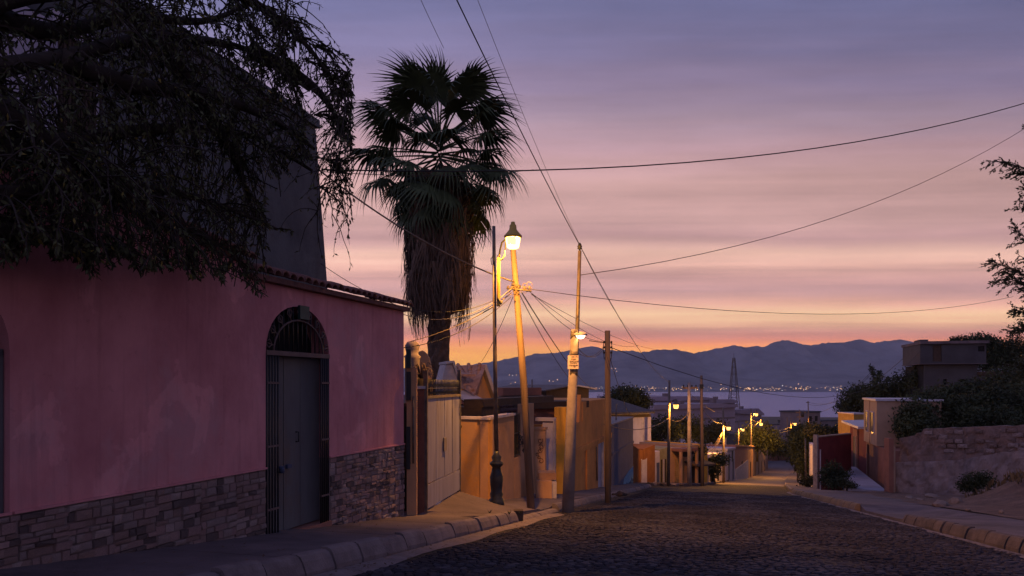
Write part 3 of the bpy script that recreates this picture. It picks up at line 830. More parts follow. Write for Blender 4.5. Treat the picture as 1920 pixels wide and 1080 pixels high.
# --- arched door
dz = 0.36; ZT = -1.80
door = thing('x', '', '', ); bpy.data.objects.remove(door)
UA, UB = wu(595), wu(520)
MB().box(UD0 - 0.01, -0.20, ZT - 0.5, UD1 + 0.01, 0.035, ZT).build('door_step', mat('red_step', (0.30, 0.14, 0.11), None, 4, 0.8, 0.2, 20), pink)
k = 0
for a, b in ((UD0 + 0.02, UD0 + (UD1 - UD0) * 0.34), (UD0 + (UD1 - UD0) * 0.345, UD0 + (UD1 - UD0) * 0.60), (UD0 + (UD1 - UD0) * 0.61, UD1 - 0.02)):
    lf = MB().box(a, -0.17, ZT + 0.015, b, -0.135, dz - 0.03).build('door_leaf', M_DOOR, pink)
    if k == 1:
        MB().tube([(a + 0.09, -0.135, -0.72), (a + 0.09, -0.095, -0.72), (a + 0.09, -0.095, -0.60), (a + 0.09, -0.135, -0.60)], 0.009, 6).build('handle', M_IRON, lf)
    if k == 2:
        MB().box(a + 0.02, -0.134, -1.03, a + 0.12, -0.10, -0.99).lathe([(0.0, -0.05), (0.035, -0.05), (0.035, 0.0), (0.012, 0.02)], 10, (a + 0.09, -0.09, -1.02)).build('padlock', mat('blue_steel', (0.07, 0.09, 0.16), None, 5, 0.4, 0), lf)
        MB().box(a - 0.13, -0.129, -1.03, a - 0.04, -0.095, -0.985).build('hasp', MATS['blue_steel'], lf)
    k += 1
MB().box(UD0 + 0.005, -0.12, dz - 0.025, UD1 - 0.005, 0.012, dz + 0.03).build('lintel_bar', mat('grille_paint', (0.14, 0.10, 0.10), None, 6, 0.6, 0.1, 30), pink)
MB().box(UD0 + 0.01, -0.27, ZT, UD1 - 0.01, -0.265, 1.0).build('door_backing', M_DARK, pink)
def grille(a, b, zb, zt, nb):
    g = MB()
    for i in range(nb):
        u = a + (b - a) * i / (nb - 1); g.tube([(u, 0.0, zb), (u, 0.0, zt)], 0.011, 6)
    return g.build('side_grille', M_IRON, pink)
g1 = grille(UD1 - 0.235, UD1 - 0.015, ZT - 0.02, dz - 0.03, 5)
g2 = grille(UD0 + 0.02, UD0 + 0.20, ZT - 0.02, dz - 0.03, 5)
for g, a, b in ((g1, UD1 - 0.245, UD1 - 0.01), (g2, UD0 + 0.012, UD0 + 0.21)):
    for z in (0.013, -0.72, -1.45):
        MB().box(a, -0.004, z - 0.012, b, 0.018, z + 0.012).build('grille_rail', MATS['grille_paint'], g)
# fan grille in the arch
ca, ha = (UD0 + UD1) / 2, (UD1 - UD0) / 2
g = MB()
for i in range(1, 14):
    u = UD0 + (UD1 - UD0) * i / 14; zz = 0.35 + 0.60 * max(0, 1 - ((u - ca) / ha) ** 2) ** 0.46
    g.tube([(u, -0.03, dz + 0.03), (u, -0.03, zz)], 0.009, 5)
fan = g.build('arch_grille', M_IRON, pink)
g = MB(); arc = [(ca + 0.78 * ha * math.cos(a), 0.0, dz + 0.02 + 0.40 * math.sin(a)) for a in [math.pi * i / 18 for i in range(19)]]
g.tube(arc, 0.012, 6)
for i in range(9):
    a = math.pi * (i + 0.5) / 9
    p0 = Vector((ca + 0.78 * ha * math.cos(a), 0.0, dz + 0.02 + 0.40 * math.sin(a))); p1 = Vector((ca + 0.98 * ha * math.cos(a), 0.0, dz + 0.02 + 0.55 * math.sin(a)))
    g.tube([p0, p1], 0.008, 5)
    d = (p1 - p0).cross(Vector((0, 1, 0))).normalized() * 0.05
    g.tube([p0.lerp(p1, .3), p0.lerp(p1, .7) + d, p1 + d * 0.4], 0.007, 5); g.tube([p0.lerp(p1, .3), p0.lerp(p1, .7) - d, p1 - d * 0.4], 0.007, 5)
g.build('scroll_band', MATS['grille_paint'], fan)
cb = wu(567)
MB().box(cb - 0.10, 0.0, 0.80, cb + 0.10, 0.035, 0.965).build('porch_lamp_box', mat('teal_enamel', (0.035, 0.075, 0.07), None, 5, 0.5, 0.1), pink)
# --- arched window nearest the camera
MB().box(UW0 + 0.005, -0.26, ZP, UW1 - 0.005, -0.25, 0.9).build('window_backing', M_DARK, pink)
wf = MB(); wf.box(UW0 + 0.01, -0.10, ZP + 0.005, UW0 + 0.05, -0.05, 0.26).box(UW1 - 0.05, -0.10, ZP + 0.005, UW1 - 0.01, -0.05, 0.26).box(UW0 + 0.01, -0.10, 0.20, UW1 - 0.01, -0.05, 0.25)
wfo = wf.build('window_frame', M_DOOR, pink)
MB().box(UW0 + 0.05, -0.085, ZP + 0.01, (UW0 + UW1) / 2 - 0.01, -0.06, 0.2).build('shutter', M_DOOR, wfo)
MB().box((UW0 + UW1) / 2 + 0.01, -0.085, ZP + 0.01, UW1 - 0.05, -0.06, 0.2).build('shutter', M_DOOR, wfo)
g = MB(); c_ = (UW0 + UW1) / 2; h_ = (UW1 - UW0) / 2
for q in (0.55, 0.8): g.tube([(c_ + q * h_ * math.cos(a), -0.06, 0.25 + q * 0.5 * math.sin(a)) for a in [math.pi * i / 14 for i in range(15)]], 0.01, 5)
g.build('arch_bars', MATS['grille_paint'], wfo)

# ================================================================== TALL BUILDING BEHIND
# local x from its far corner towards the camera (parallel to the street)
T0 = P(630, 535, 14.0); T0.z = 0
rzT = math.atan2(-CS, -SN)
tower = thing('tall_house', 'tall dark grey rendered house with battered end wall rising behind tiled coping', 'house', T0, rzT)
zt = 4.56
sl = 0.74 / (4.56 - 1.85)
m = MB()
xe = lambda z: max(-0.4, (z - 1.85) * sl)
m.hexa([(xe(-3), 0, -3), (11, 0, -3), (11, -3.2, -3), (xe(-3), -3.2, -3), (xe(zt), 0, zt), (11, 0, zt), (11, -3.2, zt), (xe(zt), -3.2, zt)])
m.build('wall', M_TOWER, tower)
m = MB().box(xe(zt) - 0.05, 0.06, zt, 11, -3.3, zt + 0.14); m.build('parapet', M_TOWER, tower)
def tx(px): 
    k = (px - 960) / F; X0, Y0 = T0.x, T0.y   # intersect plane with pixel column
    q = (X0 - k * Y0) / (SN - k * CS) ; return q if q > 0 else -q
xa, xb = tx(172), tx(100)
m = MB().box(xa - 0.05, 0.0, 1.9, xb + 0.05, 0.05, 4.02); fr = m.build('window_frame', M_LILAC, tower)
k = 0
n_s = 9
for i in range(n_s):
    a = xa + (xb - xa) * i / n_s
    MB().box(a + 0.01, 0.05, 1.95, a + (xb - xa) / n_s - 0.01, 0.075, 3.8).build('shutter_slat', M_WOOD, fr)
xc, xd = tx(95), tx(-60)
MB().box(xc, 0.0, 1.3, xd, 0.012, 3.9).build('pale_wall_patch', M_LILAC, tower)

# ================================================================== GATE AND METERS
gz_ = lambda x, y: zr(to_st(x, y)[1])
GA = P(800, 957, 12.5); GB = P(862, 920, 14.9)
rzG = math.atan2(GB.y - GA.y, GB.x - GA.x); LG = (GB - GA).xy.length
gate = thing('metal_gate', 'rust streaked white sheet metal gate standing over the concrete ramp', 'gate', (GA.x, GA.y, 0), rzG)
zb0, zb1 = GA.z + 0.02, GB.z + 0.02; zt0 = P(800, 745, 12.5).z; zt1 = P(862, 742, 14.9).z
npan = 4
for i in range(npan):
    a, b = LG * i / npan + 0.015, LG * (i + 1) / npan - 0.015
    za = lambda x: zb0 + (zb1 - zb0) * x / LG + 0.42
    m = MB().hexa([(a, 0, za(a)), (b, 0, za(b)), (b, 0.03, za(b)), (a, 0.03, za(a)), (a, 0, zt0 - .02), (b, 0, zt0 - .02), (b, 0.03, zt0 - .02), (a, 0.03, zt0 - .02)])
    m.build('gate_panel', M_GATE, gate)
m = MB().hexa([(0.01, -0.004, zb0), (LG - .01, -0.004, zb1), (LG - .01, 0.034, zb1), (0.01, 0.034, zb0), (0.01, -0.004, zb0 + .40), (LG - .01, -0.004, zb1 + .40), (LG - .01, 0.034, zb1 + .40), (0.01, 0.034, zb0 + .40)])
m.build('kick_panel', M_GATE, gate)
m = MB().box(-0.03, -0.02, zb0 - .05, 0.012, 0.05, zt0 + 0.45).box(LG - 0.012, -0.02, zb1 - .05, LG + 0.03, 0.05, zt0 + 0.5).box(0, -0.02, zt0 - .02, LG, 0.05, zt0 + .025)
m.build('gate_frame', M_METAL, gate)
m = MB()
n = 24
for i in range(n):
    u = LG * (i + 0.5) / n
    m.tube([(u, 0.015, zt0 + .02), (u, 0.015, zt0 + 0.30)], 0.010, 5)
    m.tube([(u - .035, 0.015, zt0 + .05), (u, 0.015, zt0 + .13), (u + .035, 0.015, zt0 + .05)], 0.009, 4)
    m.tube([(u - .035, 0.015, zt0 + .18), (u, 0.015, zt0 + .26), (u + .035, 0.015, zt0 + .18)], 0.009, 4)
for z in (.15,): m.box(0, 0.006, zt0 + z - .006, LG, 0.024, zt0 + z + .006)
m.build('gate_topper', M_IRON, gate)
MB().box(LG * 0.44, -0.03, -1.22, LG * 0.52, -0.012, -0.98).build('lock_plate', mat('gate_lock_tan', (0.22, 0.19, 0.17), None, 5, 0.7, 0.2), gate)
# brown jamb post and dark recess
j0 = P(778, 957, 12.45); j1 = P(800, 957, 12.48)
jz = gz_(j0.x, j0.y)
post = thing('gate_post', 'reddish brown steel gate post with pale flat cap', 'post', (j0.x, j0.y, 0), 0.0)
MB().box(0, 0, jz - 0.1, j1.x - j0.x - 0.035, 0.45, P(0, 729, 12.45).z).build('shaft', M_GATEB, post)
MB().box(-0.03, -0.03, P(0, 729, 12.45).z, j1.x - j0.x - 0.02, 0.48, P(0, 725, 12.45).z + 0.01).build('cap', M_SHEET, post)
pp = thing('green_door_panel', 'dark teal steel panel closing the gap beside the gate post', 'door', (P(756, 0, 13.2).x, 13.2, 0), 0.05)
MB().box(-0.2, 0, -3.1, 0.30, 0.06, P(0, 762, 13.2).z).build('panel', M_TEAL, pp)
MB().box(-0.2, -0.02, P(0, 762, 13.2).z, 0.30, 0.08, P(0, 762, 13.2).z + 0.06).build('rail', M_METAL, pp)
mp_ = thing('meter_post', 'tan post of stacked electricity meter boxes at house end', 'meter post', (P(758, 0, 12.15).x + 0.04, 12.15, 0), 0.0)
MB().box(0, 0.0, -2.3, 0.16, 0.12, P(0, 690, 12.15).z).build('backboard', M_TAN, mp_)
MB().box(0.0, -0.07, P(0, 690, 12.1).z, 0.075, 0.0, P(0, 655, 12.1).z).build('meter_box', M_TEAL, mp_)
MB().box(0.0, -0.05, P(0, 750, 12.1).z, 0.07, 0.0, P(0, 697, 12.1).z).build('meter_box', M_IRON, mp_)
MB().tube([(0.11, -0.02, -0.2), (0.11, -0.02, P(0, 765, 12.1).z - 0.9)], 0.016, 6).build('conduit', M_METAL, mp_)
MB().box(0.0, -0.05, P(0, 880, 12.1).z, 0.06, 0.0, P(0, 800, 12.1).z).build('meter_box', M_IRON, mp_)
# round headed stone finials behind
fz = thing('stone_finial', 'round headed stone pillar finial standing under the palm', 'finial', (P(773, 0, 15).x, 15, 0))
c0 = 0.0
MB().lathe([(0.15, -3.0), (0.15, P(0, 672, 15).z), (0.17, P(0, 668, 15).z), (0.115, P(0, 664, 15).z), (0.14, P(0, 655, 15).z), (0.15, P(0, 648, 15).z), (0.10, P(0, 641, 15).z), (0.02, P(0, 639, 15).z)], 12).build('pillar', M_CONCPOLE, fz)
ds = thing('domed_wall', 'pale curved garden wall top behind the round headed finial', 'wall', (P(800, 0, 17.5).x, 17.5, 0))
m = MB(); prof = [(-0.2, -3.3), (0.10, -3.3), (0.10, P(0, 690, 17.5).z), (0.05, P(0, 672, 17.5).z), (-0.02, P(0, 662, 17.5).z), (-0.1, P(0, 657, 17.5).z), (-0.2, P(0, 660, 17.5).z)]
m.prism(prof, 0, 0.3); m.build('wall', M_PEACH, ds)
ag = thing('dry_agave', 'dry brown spiky plant drooping behind meter boxes', 'plant', (P(790, 700, 14.2).x, 14.2, P(0, 712, 14.2).z))
r_ = random.Random(9); m = MB()
for i in range(46):
    a = r_.uniform(0, 6.28); l = r_.uniform(.25, .5); up_ = r_.uniform(0.1, .34)
    d = Vector((math.cos(a), math.sin(a) * .5, 0)); s_ = Vector((-d.y, d.x, 0)) * 0.022
    pts = [Vector((0, 0, 0)), d * l * .5 + Vector((0, 0, up_)), d * l * .85 + Vector((0, 0, up_ * .8)), d * l * 1.05 + Vector((0, 0, up_ * .1))]
    m.add([pts[0] - s_, pts[0] + s_, pts[1] - s_, pts[1] + s_, pts[2] - s_ * .6, pts[2] + s_ * .6, pts[3]], [(0, 1, 3, 2), (2, 3, 5, 4), (4, 5, 6)])
m.build('leaves', M_FRONDD, ag)
MB().lathe([(0.13, -2.2), (0.16, -.4), (0.22, 0.02)], 8).build('trunk', M_BARK, ag)

# concrete ramp swelling up from the kerb to the gate sill
def ramp_mesh():
    A = P(763, 972, 12.2); B_ = P(800, 958, 12.5); C = P(862, 921, 14.9); D = P(918, 945, 15.6); E = P(1008, 972, 15.6); 
    k0 = st(sL(11.6) - 0.18, 11.6, 0); k1 = st(sL(13.4) - 0.18, 13.4, 0); k2 = st(sL(15.8) - 0.18, 15.8, 0)
    for k_, h in ((k0, HL), (k1, HL - .03), (k2, 0.10)): k_.z = zr(to_st(k_.x, k_.y)[1]) + h + 0.015
    left = [A, A.lerp(B_, .5), B_, B_.lerp(C, .33), B_.lerp(C, .66), C, C.lerp(D, .5) + Vector((0, 0, .02)), D]
    right = [k0, k0.lerp(k1, .4), k0.lerp(k1, .8), k1, k1.lerp(k2, .3), k1.lerp(k2, .55), k1.lerp(k2, .8), k2]
    n = 9; V = []; Fc = []
    for a, b in zip(left, right):
        for i in range(n):
            u = i / (n - 1); p = a.lerp(b, u); 
            p.z = a.z + (b.z - a.z) * (u ** 0.92) + 0.012 * mnoise.noise(p * 1.5)
            V.append(p)
    for j in range(len(left) - 1):
        for i in range(n - 1): Fc.append((j * n + i, j * n + i + 1, (j + 1) * n + i + 1, (j + 1) * n + i))
    N0 = len(V); ring = list(range(n)) + [j * n + n - 1 for j in range(1, len(left))] + [(len(left) - 1) * n + i for i in range(n - 2, -1, -1)] + [j * n for j in range(len(left) - 2, 0, -1)]
    V2 = [Vector((v.x, v.y, v.z - 0.6)) for v in V]
    for a, b in zip(ring, ring[1:] + ring[:1]): Fc.append((b, a, N0 + a, N0 + b))
    o = MB().add(V + V2, Fc, False).build('driveway_ramp', mat('ramp_concrete', (0.115, 0.092, 0.103), (0.075, 0.06, 0.068), 1.3, 0.9, 0.5, 30, c3=(0.05, 0.04, 0.046), s3=0.7), None, kind='structure')
ramp_mesh()

# ================================================================== PALM
def palm():
    YP = 20.0
    base = P(823, 0, YP); bx, by = base.x, base.y
    zc = P(0, 278, YP).z; zb = zr(to_st(bx, by)[1])
    palm_ = thing('fan_palm', 'tall fan palm with green crown over a thick skirt of dead fronds', 'palm tree', (bx, by, zb))
    H = zc - zb
    r_ = random.Random(4)
    # trunk with leaf-base scales
    V = []; Fc = []; n = 16; rows = 46
    for j in range(rows):
        z = H * 0.92 * j / (rows - 1)
        for k in range(n):
            a = 2 * math.pi * (k + 0.5 * (j % 2)) / n
            rr = (0.30 - 0.05 * j / rows) * (1 + r_.uniform(-.10, .12)) + (0.03 if (j + k) % 2 else 0)
            V.append((rr * math.cos(a), rr * math.sin(a), z))
    for j in range(rows - 1):
        for k in range(n):
            k2 = (k + 1) % n; Fc.append((j * n + k, j * n + k2, (j + 1) * n + k2, (j + 1) * n + k))
    MB().add(V, Fc).build('trunk', M_TRUNK, palm_)
    def leaf_mesh(seed, dead=False):
        rr = random.Random(seed); m = MB()
        Lp = rr.uniform(1.15, 1.6); R = rr.uniform(.80, .98)
        # petiole
        pts = [(Lp * q, 0, -0.10 * q * q) for q in (0, .35, .7, 1.0)]
        m.tube(pts, [0.030, 0.024, 0.018, 0.013], 5)
        hub = Vector((Lp, 0, -0.10)); ns = 30
        for i in range(ns):
            a = rad(-128 + 256 * i / (ns - 1)) + rr.uniform(-.025, .025)
            d = Vector((math.cos(a), math.sin(a), 0)); sd_ = Vector((-d.y, d.x, 0))
            Rl = R * (0.72 + 0.28 * math.cos(a * 0.55)) * rr.uniform(.9, 1.06)
            pl = 0.014 * (1 if i % 2 else -1); droop = rr.uniform(.5, 1.0); tw = rr.uniform(-.03, .03)
            prev = None
            for q, wd in ((0.03, .008), (.25, .033), (.45, .040), (.6, .023), (.8, .011), (1.0, .002)):
                z = -0.06 * q - droop * Rl * max(0, q - 0.42) ** 1.7 * 1.5 - 0.16 * abs(math.sin(a)) * q
                c = hub + d * (Rl * q * (1 - 0.12 * max(0, q - .5))) + Vector((0, 0, z + pl * (1 - q))) + sd_ * tw * q
                cur = (c - sd_ * wd, c + sd_ * wd)
                if prev: m.add([prev[0], prev[1], cur[1], cur[0]], [(0, 1, 2, 3)])
                prev = cur
        return m.mesh('frond')
    LM = [leaf_mesh(s) for s in range(9)]
    for me in LM: me.materials.append(M_FROND)
    specs = []
    for ring, (el, cnt, sc_, dz) in enumerate(((82, 4, 1.0, .30), (62, 6, 1.06, .24), (42, 10, 1.1, .14), (24, 9, 1.1, .02), (6, 11, 1.08, -.10), (-13, 11, 1.06, -.26), (-33, 11, 1.02, -.46), (-54, 9, .96, -.7))):
        for i in range(cnt):
            specs.append((el + r_.uniform(-10, 10), 360 * (i + 0.5 * (ring % 2)) / cnt + r_.uniform(-11, 11), sc_ * r_.uniform(.9, 1.08), dz + r_.uniform(-.06, .06)))
    for el, az, s_, dz in specs:
        o = inst(LM[r_.randrange(9)], 'frond', palm_, (0.06 * math.cos(rad(az)), 0.06 * math.sin(rad(az)), H + dz))
        o.rotation_euler = (Matrix.Rotation(rad(az), 3, 'Z') @ Matrix.Rotation(rad(-el), 3, 'Y') @ Matrix.Rotation(r_.uniform(-.45, .45), 3, 'X')).to_euler()
        o.scale = (s_, s_, s_)
    # skirt of dead fronds
    def dead_mesh(seed):
        rr = random.Random(100 + seed); m = MB()
        Ld = rr.uniform(1.1, 1.6)
        for i in range(11):
            x0 = rr.uniform(-.05, .05); x1 = rr.uniform(-.24, .24); l = Ld * rr.uniform(.65, 1.05); b = rr.uniform(-.05, .07); wd = rr.uniform(.012, .026)
            pr = None
            for q in (0, .3, .6, .85, 1.0):
                c = Vector((x0 + (x1 - x0) * min(1, q * 1.8) + rr.uniform(-.012, .012), b * math.sin(q * 2.6) + 0.03 * rr.uniform(-1, 1), -l * q)); wq = wd * (1 - q * 0.85)
                cur = (c + Vector((-wq, 0, 0)), c + Vector((wq, rr.uniform(-.01, .01), 0)))
                if pr: m.add([pr[0], pr[1], cur[1], cur[0]], [(0, 1, 2, 3)])
                pr = cur
        me = m.mesh('dead_frond'); me.materials.append(M_FRONDD); return me
    DM = [dead_mesh(s) for s in range(7)]
    z_top = P(0, 335, YP).z - zb; z_bot = P(0, 600, YP).z - zb
    def rskirt(z):
        q = (z_top - z) / (z_top - z_bot)
        return lerp_tab([(0, .50), (.08, .78), (.25, .98), (.55, 1.04), (.85, .98), (1.0, .86)], q)
    nrow = 11; tot = 0
    for j in range(nrow):
        zt_ = z_top + 0.15 - (z_top - z_bot - 1.0) * j / (nrow - 1)
        cnt = 25
        for i in range(cnt):
            a = 2 * math.pi * (i + 0.5 * (j % 2)) / cnt + r_.uniform(-.1, .1)
            rr = rskirt(zt_ - 0.6) * r_.uniform(.84, 1.10)
            zz = zt_ + r_.uniform(-.2, .2)
            o = inst(DM[r_.randrange(7)], 'dead_frond', palm_, (rr * .84 * math.cos(a), rr * .84 * math.sin(a), zz))
            o.rotation_euler = (r_.uniform(-.05, .30), r_.uniform(-.14, .14), a + math.pi / 2)
            o.scale = (r_.uniform(.95, 1.4), 1.6, r_.uniform(.75, 1.3))
    for k in range(46):                       # broken ones sticking out of the skirt
        a = r_.uniform(0, 6.283); zz = r_.uniform(z_bot + .9, z_top); rr = rskirt(zz) * r_.uniform(.7, .9)
        o = inst(DM[r_.randrange(7)], 'dead_frond', palm_, (rr * math.cos(a), rr * math.sin(a), zz))
        o.rotation_euler = (r_.uniform(.25, .75), r_.uniform(-.4, .4), a + math.pi / 2); o.scale = (1.3, 1.5, r_.uniform(.45, .8))
    pr = [(rskirt(z_top - (z_top - z_bot) * q) * .70 if q < .97 else .35, z_top - (z_top - z_bot) * q) for q in [i / 14 for i in range(14, -1, -1)]]
    pr = [(0.28, pr[0][1] + .12)] + pr[1:] + [(0.25, z_top + .1)]
    MB().lathe(pr, 20).build('skirt_core', M_FRONDD, palm_)
palm()

# ================================================================== FOLIAGE MAKER
def leaf_cloud(clusters, n, ls, r, flat=0.0, elong=1.6):
    """leaf quads filling ellipsoids, denser towards their skins, in clumps"""
    V = np.zeros((n * 4, 3), np.float32)
    wts_ = np.array([c[1][0] * c[1][1] + c[1][1] * c[1][2] + c[1][0] * c[1][2] for c in clusters]); wts_ /= wts_.sum()
    idx = r.choice(len(clusters), n, p=wts_)
    cen = np.array([c[0] for c in clusters])[idx]; rd = np.array([c[1] for c in clusters])[idx]
    d = r.normal(size=(n, 3)); d /= np.linalg.norm(d, axis=1)[:, None]
    rr = r.random(n) ** 0.45
    p = cen + d * rd * rr[:, None]
    # clump offsets
    cl = r.normal(size=(max(3, n // 28), 3)) * 0.16
    k = r.integers(0, len(cl), n)
    p += cl[k] * rd * 1.0 + r.normal(size=(n, 3)) * ls * 0.4
    a = r.normal(size=(n, 3)); a /= np.linalg.norm(a, axis=1)[:, None]
    b = np.cross(a, r.normal(size=(n, 3))); b /= np.linalg.norm(b, axis=1)[:, None]
    sz = (ls * (0.6 + 0.8 * r.random(n)))[:, None]
    V[0::4] = p - a * sz * elong / 2; V[1::4] = p + b * sz * .35; V[2::4] = p + a * sz * elong / 2; V[3::4] = p - b * sz * .35
    Q = np.arange(n * 4, dtype=np.int32).reshape(-1, 4)
    return V, Q
def tree(name, label, cat, base, clusters, n, ls, group=None, mat_=None, trunk_r=0.15, seed=1, crown='crown'):
    """base world point; clusters in world coordinates"""
    r = np.random.default_rng(seed); base = Vector(base)
    o = thing(name, label, cat, base, 0, group)
    cl = [(np.array(c) - np.array(base), np.array(rd)) for c, rd in clusters]
    V, Q = leaf_cloud(cl, n, ls, r)
    np_obj(crown, V, Q, mat_ or M_FOL, o)
    m = MB(); rr = random.Random(seed)
    top = Vector(np.mean([c for c, _ in cl], axis=0))
    mid = Vector((top.x * .3 + rr.uniform(-.1, .1), top.y * .3, top.z * .5))
    m.tube([(0, 0, -0.3), mid * .5 + Vector((0, 0, 0)), mid], [trunk_r * 1.2, trunk_r, trunk_r * .75], 7)
    for c, rd in cl:
        e = Vector(c); q = mid.lerp(e, .55) + Vector((rr.uniform(-.2, .2) * rd[0], 0, rd[2] * .15))
        m.tube([mid, q, e + Vector((0, 0, rd[2] * .4))], [trunk_r * .6, trunk_r * .35, trunk_r * .12], 5, False)
    m.build('trunk', M_BARK, o)
    return o

# ================================================================== OVERHANGING TREE (foreground)
def hanging_tree():
    r_ = random.Random(17)
    yw = lambda px: min(7658.0 / (1395 - px), 8.3)
    def Q_(px, py, d): return P(px, py, yw(px) - d)
    tr = thing('overhanging_tree', 'dark leafy tree drooping thin twigs over the tiled house roof', 'tree', (-5.2, 4.2, -1.4))
    off = Vector((-5.2, 4.2, -1.4))
    limbs = [
        [Q_(-260, 330, .2), Q_(-60, 150, .5), Q_(110, 110, .7), Q_(300, 70, .8), Q_(470, 95, .9), Q_(580, 170, 1.0)],
        [Q_(-260, 330, .3), Q_(-40, 290, .6), Q_(150, 260, .8), Q_(320, 240, .9), Q_(470, 255, 1.0), Q_(585, 320, 1.0)],
        [Q_(-260, 360, .5), Q_(-30, 370, .7), Q_(120, 350, .8), Q_(260, 350, .9), Q_(400, 380, 1.0), Q_(520, 430, .9)],
        [Q_(-200, 120, .2), Q_(0, 0, .5), Q_(200, -20, .7), Q_(380, -30, .8), Q_(500, 20, .9), Q_(570, 80, 1.0), Q_(625, 150, 1.0)],
        [Q_(-60, 150, .5), Q_(60, 240, .9), Q_(180, 330, 1.0), Q_(300, 430, 1.05)],
        [Q_(-100, 380, .5), Q_(0, 430, .7), Q_(110, 445, .75), Q_(200, 460, .7)],
        [Q_(110, 110, .7), Q_(250, 160, 1.0), Q_(400, 180, 1.2), Q_(520, 230, 1.2), Q_(590, 280, 1.0)],
        [Q_(300, 70, .8), Q_(360, 170, .7), Q_(440, 300, .6), Q_(480, 420, .6)],
        [Q_(470, 95, .9), Q_(540, 130, .8), Q_(600, 175, .8), Q_(640, 235, .8)],
        [Q_(-40, 20, .3), Q_(100, 60, .4), Q_(240, 30, .5), Q_(380, 40, .5), Q_(460, 10, .6)],
    ]
    def smoothp(pts, n=14):
        out = []
        for i in range(len(pts) - 1):
            p0 = pts[max(i - 1, 0)]; p1 = pts[i]; p2 = pts[i + 1]; p3 = pts[min(i + 2, len(pts) - 1)]
            for k in range(4):
                t = k / 4; t2 = t * t; t3 = t2 * t
                out.append(0.5 * ((2 * p1) + (p2 - p0) * t + (2 * p0 - 5 * p1 + 4 * p2 - p3) * t2 + (-p0 + 3 * p1 - 3 * p2 + p3) * t3))
        out.append(pts[-1]); return out
    leafV = []; leafY = []
    def leaf(p, d, yellow=False, s=1.0):
        l = r_.uniform(.026, .060) * s; wd = l * r_.uniform(.14, .22)
        d = (d * .5 + Vector((r_.uniform(-.7, .7), r_.uniform(-.7, .7), r_.uniform(-1.1, .3)))).normalized()
        sd_ = d.cross(Vector((r_.uniform(-1, 1), r_.uniform(-1, 1), r_.uniform(-1, 1)))).normalized() * wd
        (leafY if yellow else leafV).append((p - off, p + d * l * .45 + sd_ - off, p + d * l - off, p + d * l * .45 - sd_ - off))
    tw = MB()
    def clear(p):      # stay on the street side of the wall below the roof line
        wx = WT * p.y - 5.47
        if p.z < 1.75 and p.x < wx + 0.10: p.x = wx + 0.10 + r_.uniform(0, .1)
        return p
    def screen(p): return 960 + F * p.x / p.y, HZ - F * p.z / p.y
    spray = [False]
    def allowed(p):
        x, y = screen(p)
        if 500 < x < 640 and y > 300 and not spray[0] and mnoise.noise(Vector((x * .03, y * .03, 9))) < .12: return False
        if x > (664 if spray[0] else 572 + 50 * mnoise.noise(Vector((y * 0.016, 3.3, 0))) + 18 * mnoise.noise(Vector((y * 0.07, 1.3, 0)))): return False
        if x < 455: lim = 455 + 0.12 * x + 55 * mnoise.noise(Vector((x * 0.02, 0, 0))) + 30 * mnoise.noise(Vector((x * 0.09, 5, 0)))
        else: lim = 545 + 40 * mnoise.noise(Vector((x * .05, 4, 0))) - 0.35 * max(0, x - 560)
        return y < lim + 18 and p.y > 2.5
    def twig(p, d, l, nl, lev):
        pts = [p.copy()]; n = 6; q = p.copy(); dd = d.copy()
        for i in range(n):
            dd = (dd + Vector((r_.uniform(-.28, .28), r_.uniform(-.2, .2), -0.24 + r_.uniform(-.12, .12)))).normalized()
            q = clear(q + dd * l / n)
            if not allowed(q): break
            pts.append(q.copy())
        if len(pts) < 2: return
        x, y = screen(pts[0])
        sparse = 0.42 if x > 585 else (0.62 if x > 470 else 0.95)
        if x < 470 and y > 320 + .2 * max(0, x - 150): sparse *= .5
        tw.tube([a - off for a in pts], [0.0055 - 0.0042 * i / len(pts) if lev else 0.010 - .007 * i / len(pts) for i in range(len(pts))], 3, False)
        for i in range(int(nl * sparse * 1.25)):
            k = r_.random() * (len(pts) - 1.001); i0 = int(k)
            pp = pts[i0].lerp(pts[i0 + 1], k - i0); ds = (pts[i0 + 1] - pts[i0]).normalized()
            x, y = screen(pp); leaf(pp, ds, r_.random() < (0.035 if y > 250 else 0.008), 1.15 if y > 430 else 1.0)
        if lev == 0:
            for i in range(r_.randint(3, 6)):
                k = r_.random() * (len(pts) - 1.001); i0 = int(k)
                pp = pts[i0].lerp(pts[i0 + 1], k - i0)
                twig(pp, Vector((r_.uniform(-.7, .9), r_.uniform(-.6, .6), r_.uniform(-.8, .35))).normalized(), r_.uniform(.25, .6), 14, 1)
    for li, lb in enumerate(limbs):
        pts = smoothp(lb); n = len(pts)
        rs = [0.075 * (1 - i / n) ** 1.1 + 0.012 for i in range(n)]
        MB().tube([p - off for p in pts], rs, 7).build('limb', M_BARK, tr)
        for i in range(2, n):
            cntb = 3 if i < n - 1 else 5
            for k in range(cntb):
                p = pts[i - 1].lerp(pts[i], r_.random())
                x, y = screen(p)
                if x < -120 or y < -160: continue
                d = Vector((r_.uniform(-.5, 1.0), r_.uniform(-.6, .7), r_.uniform(-.7, .6))).normalized()
                twig(p, d, r_.uniform(.45, 1.25), 17, 0)
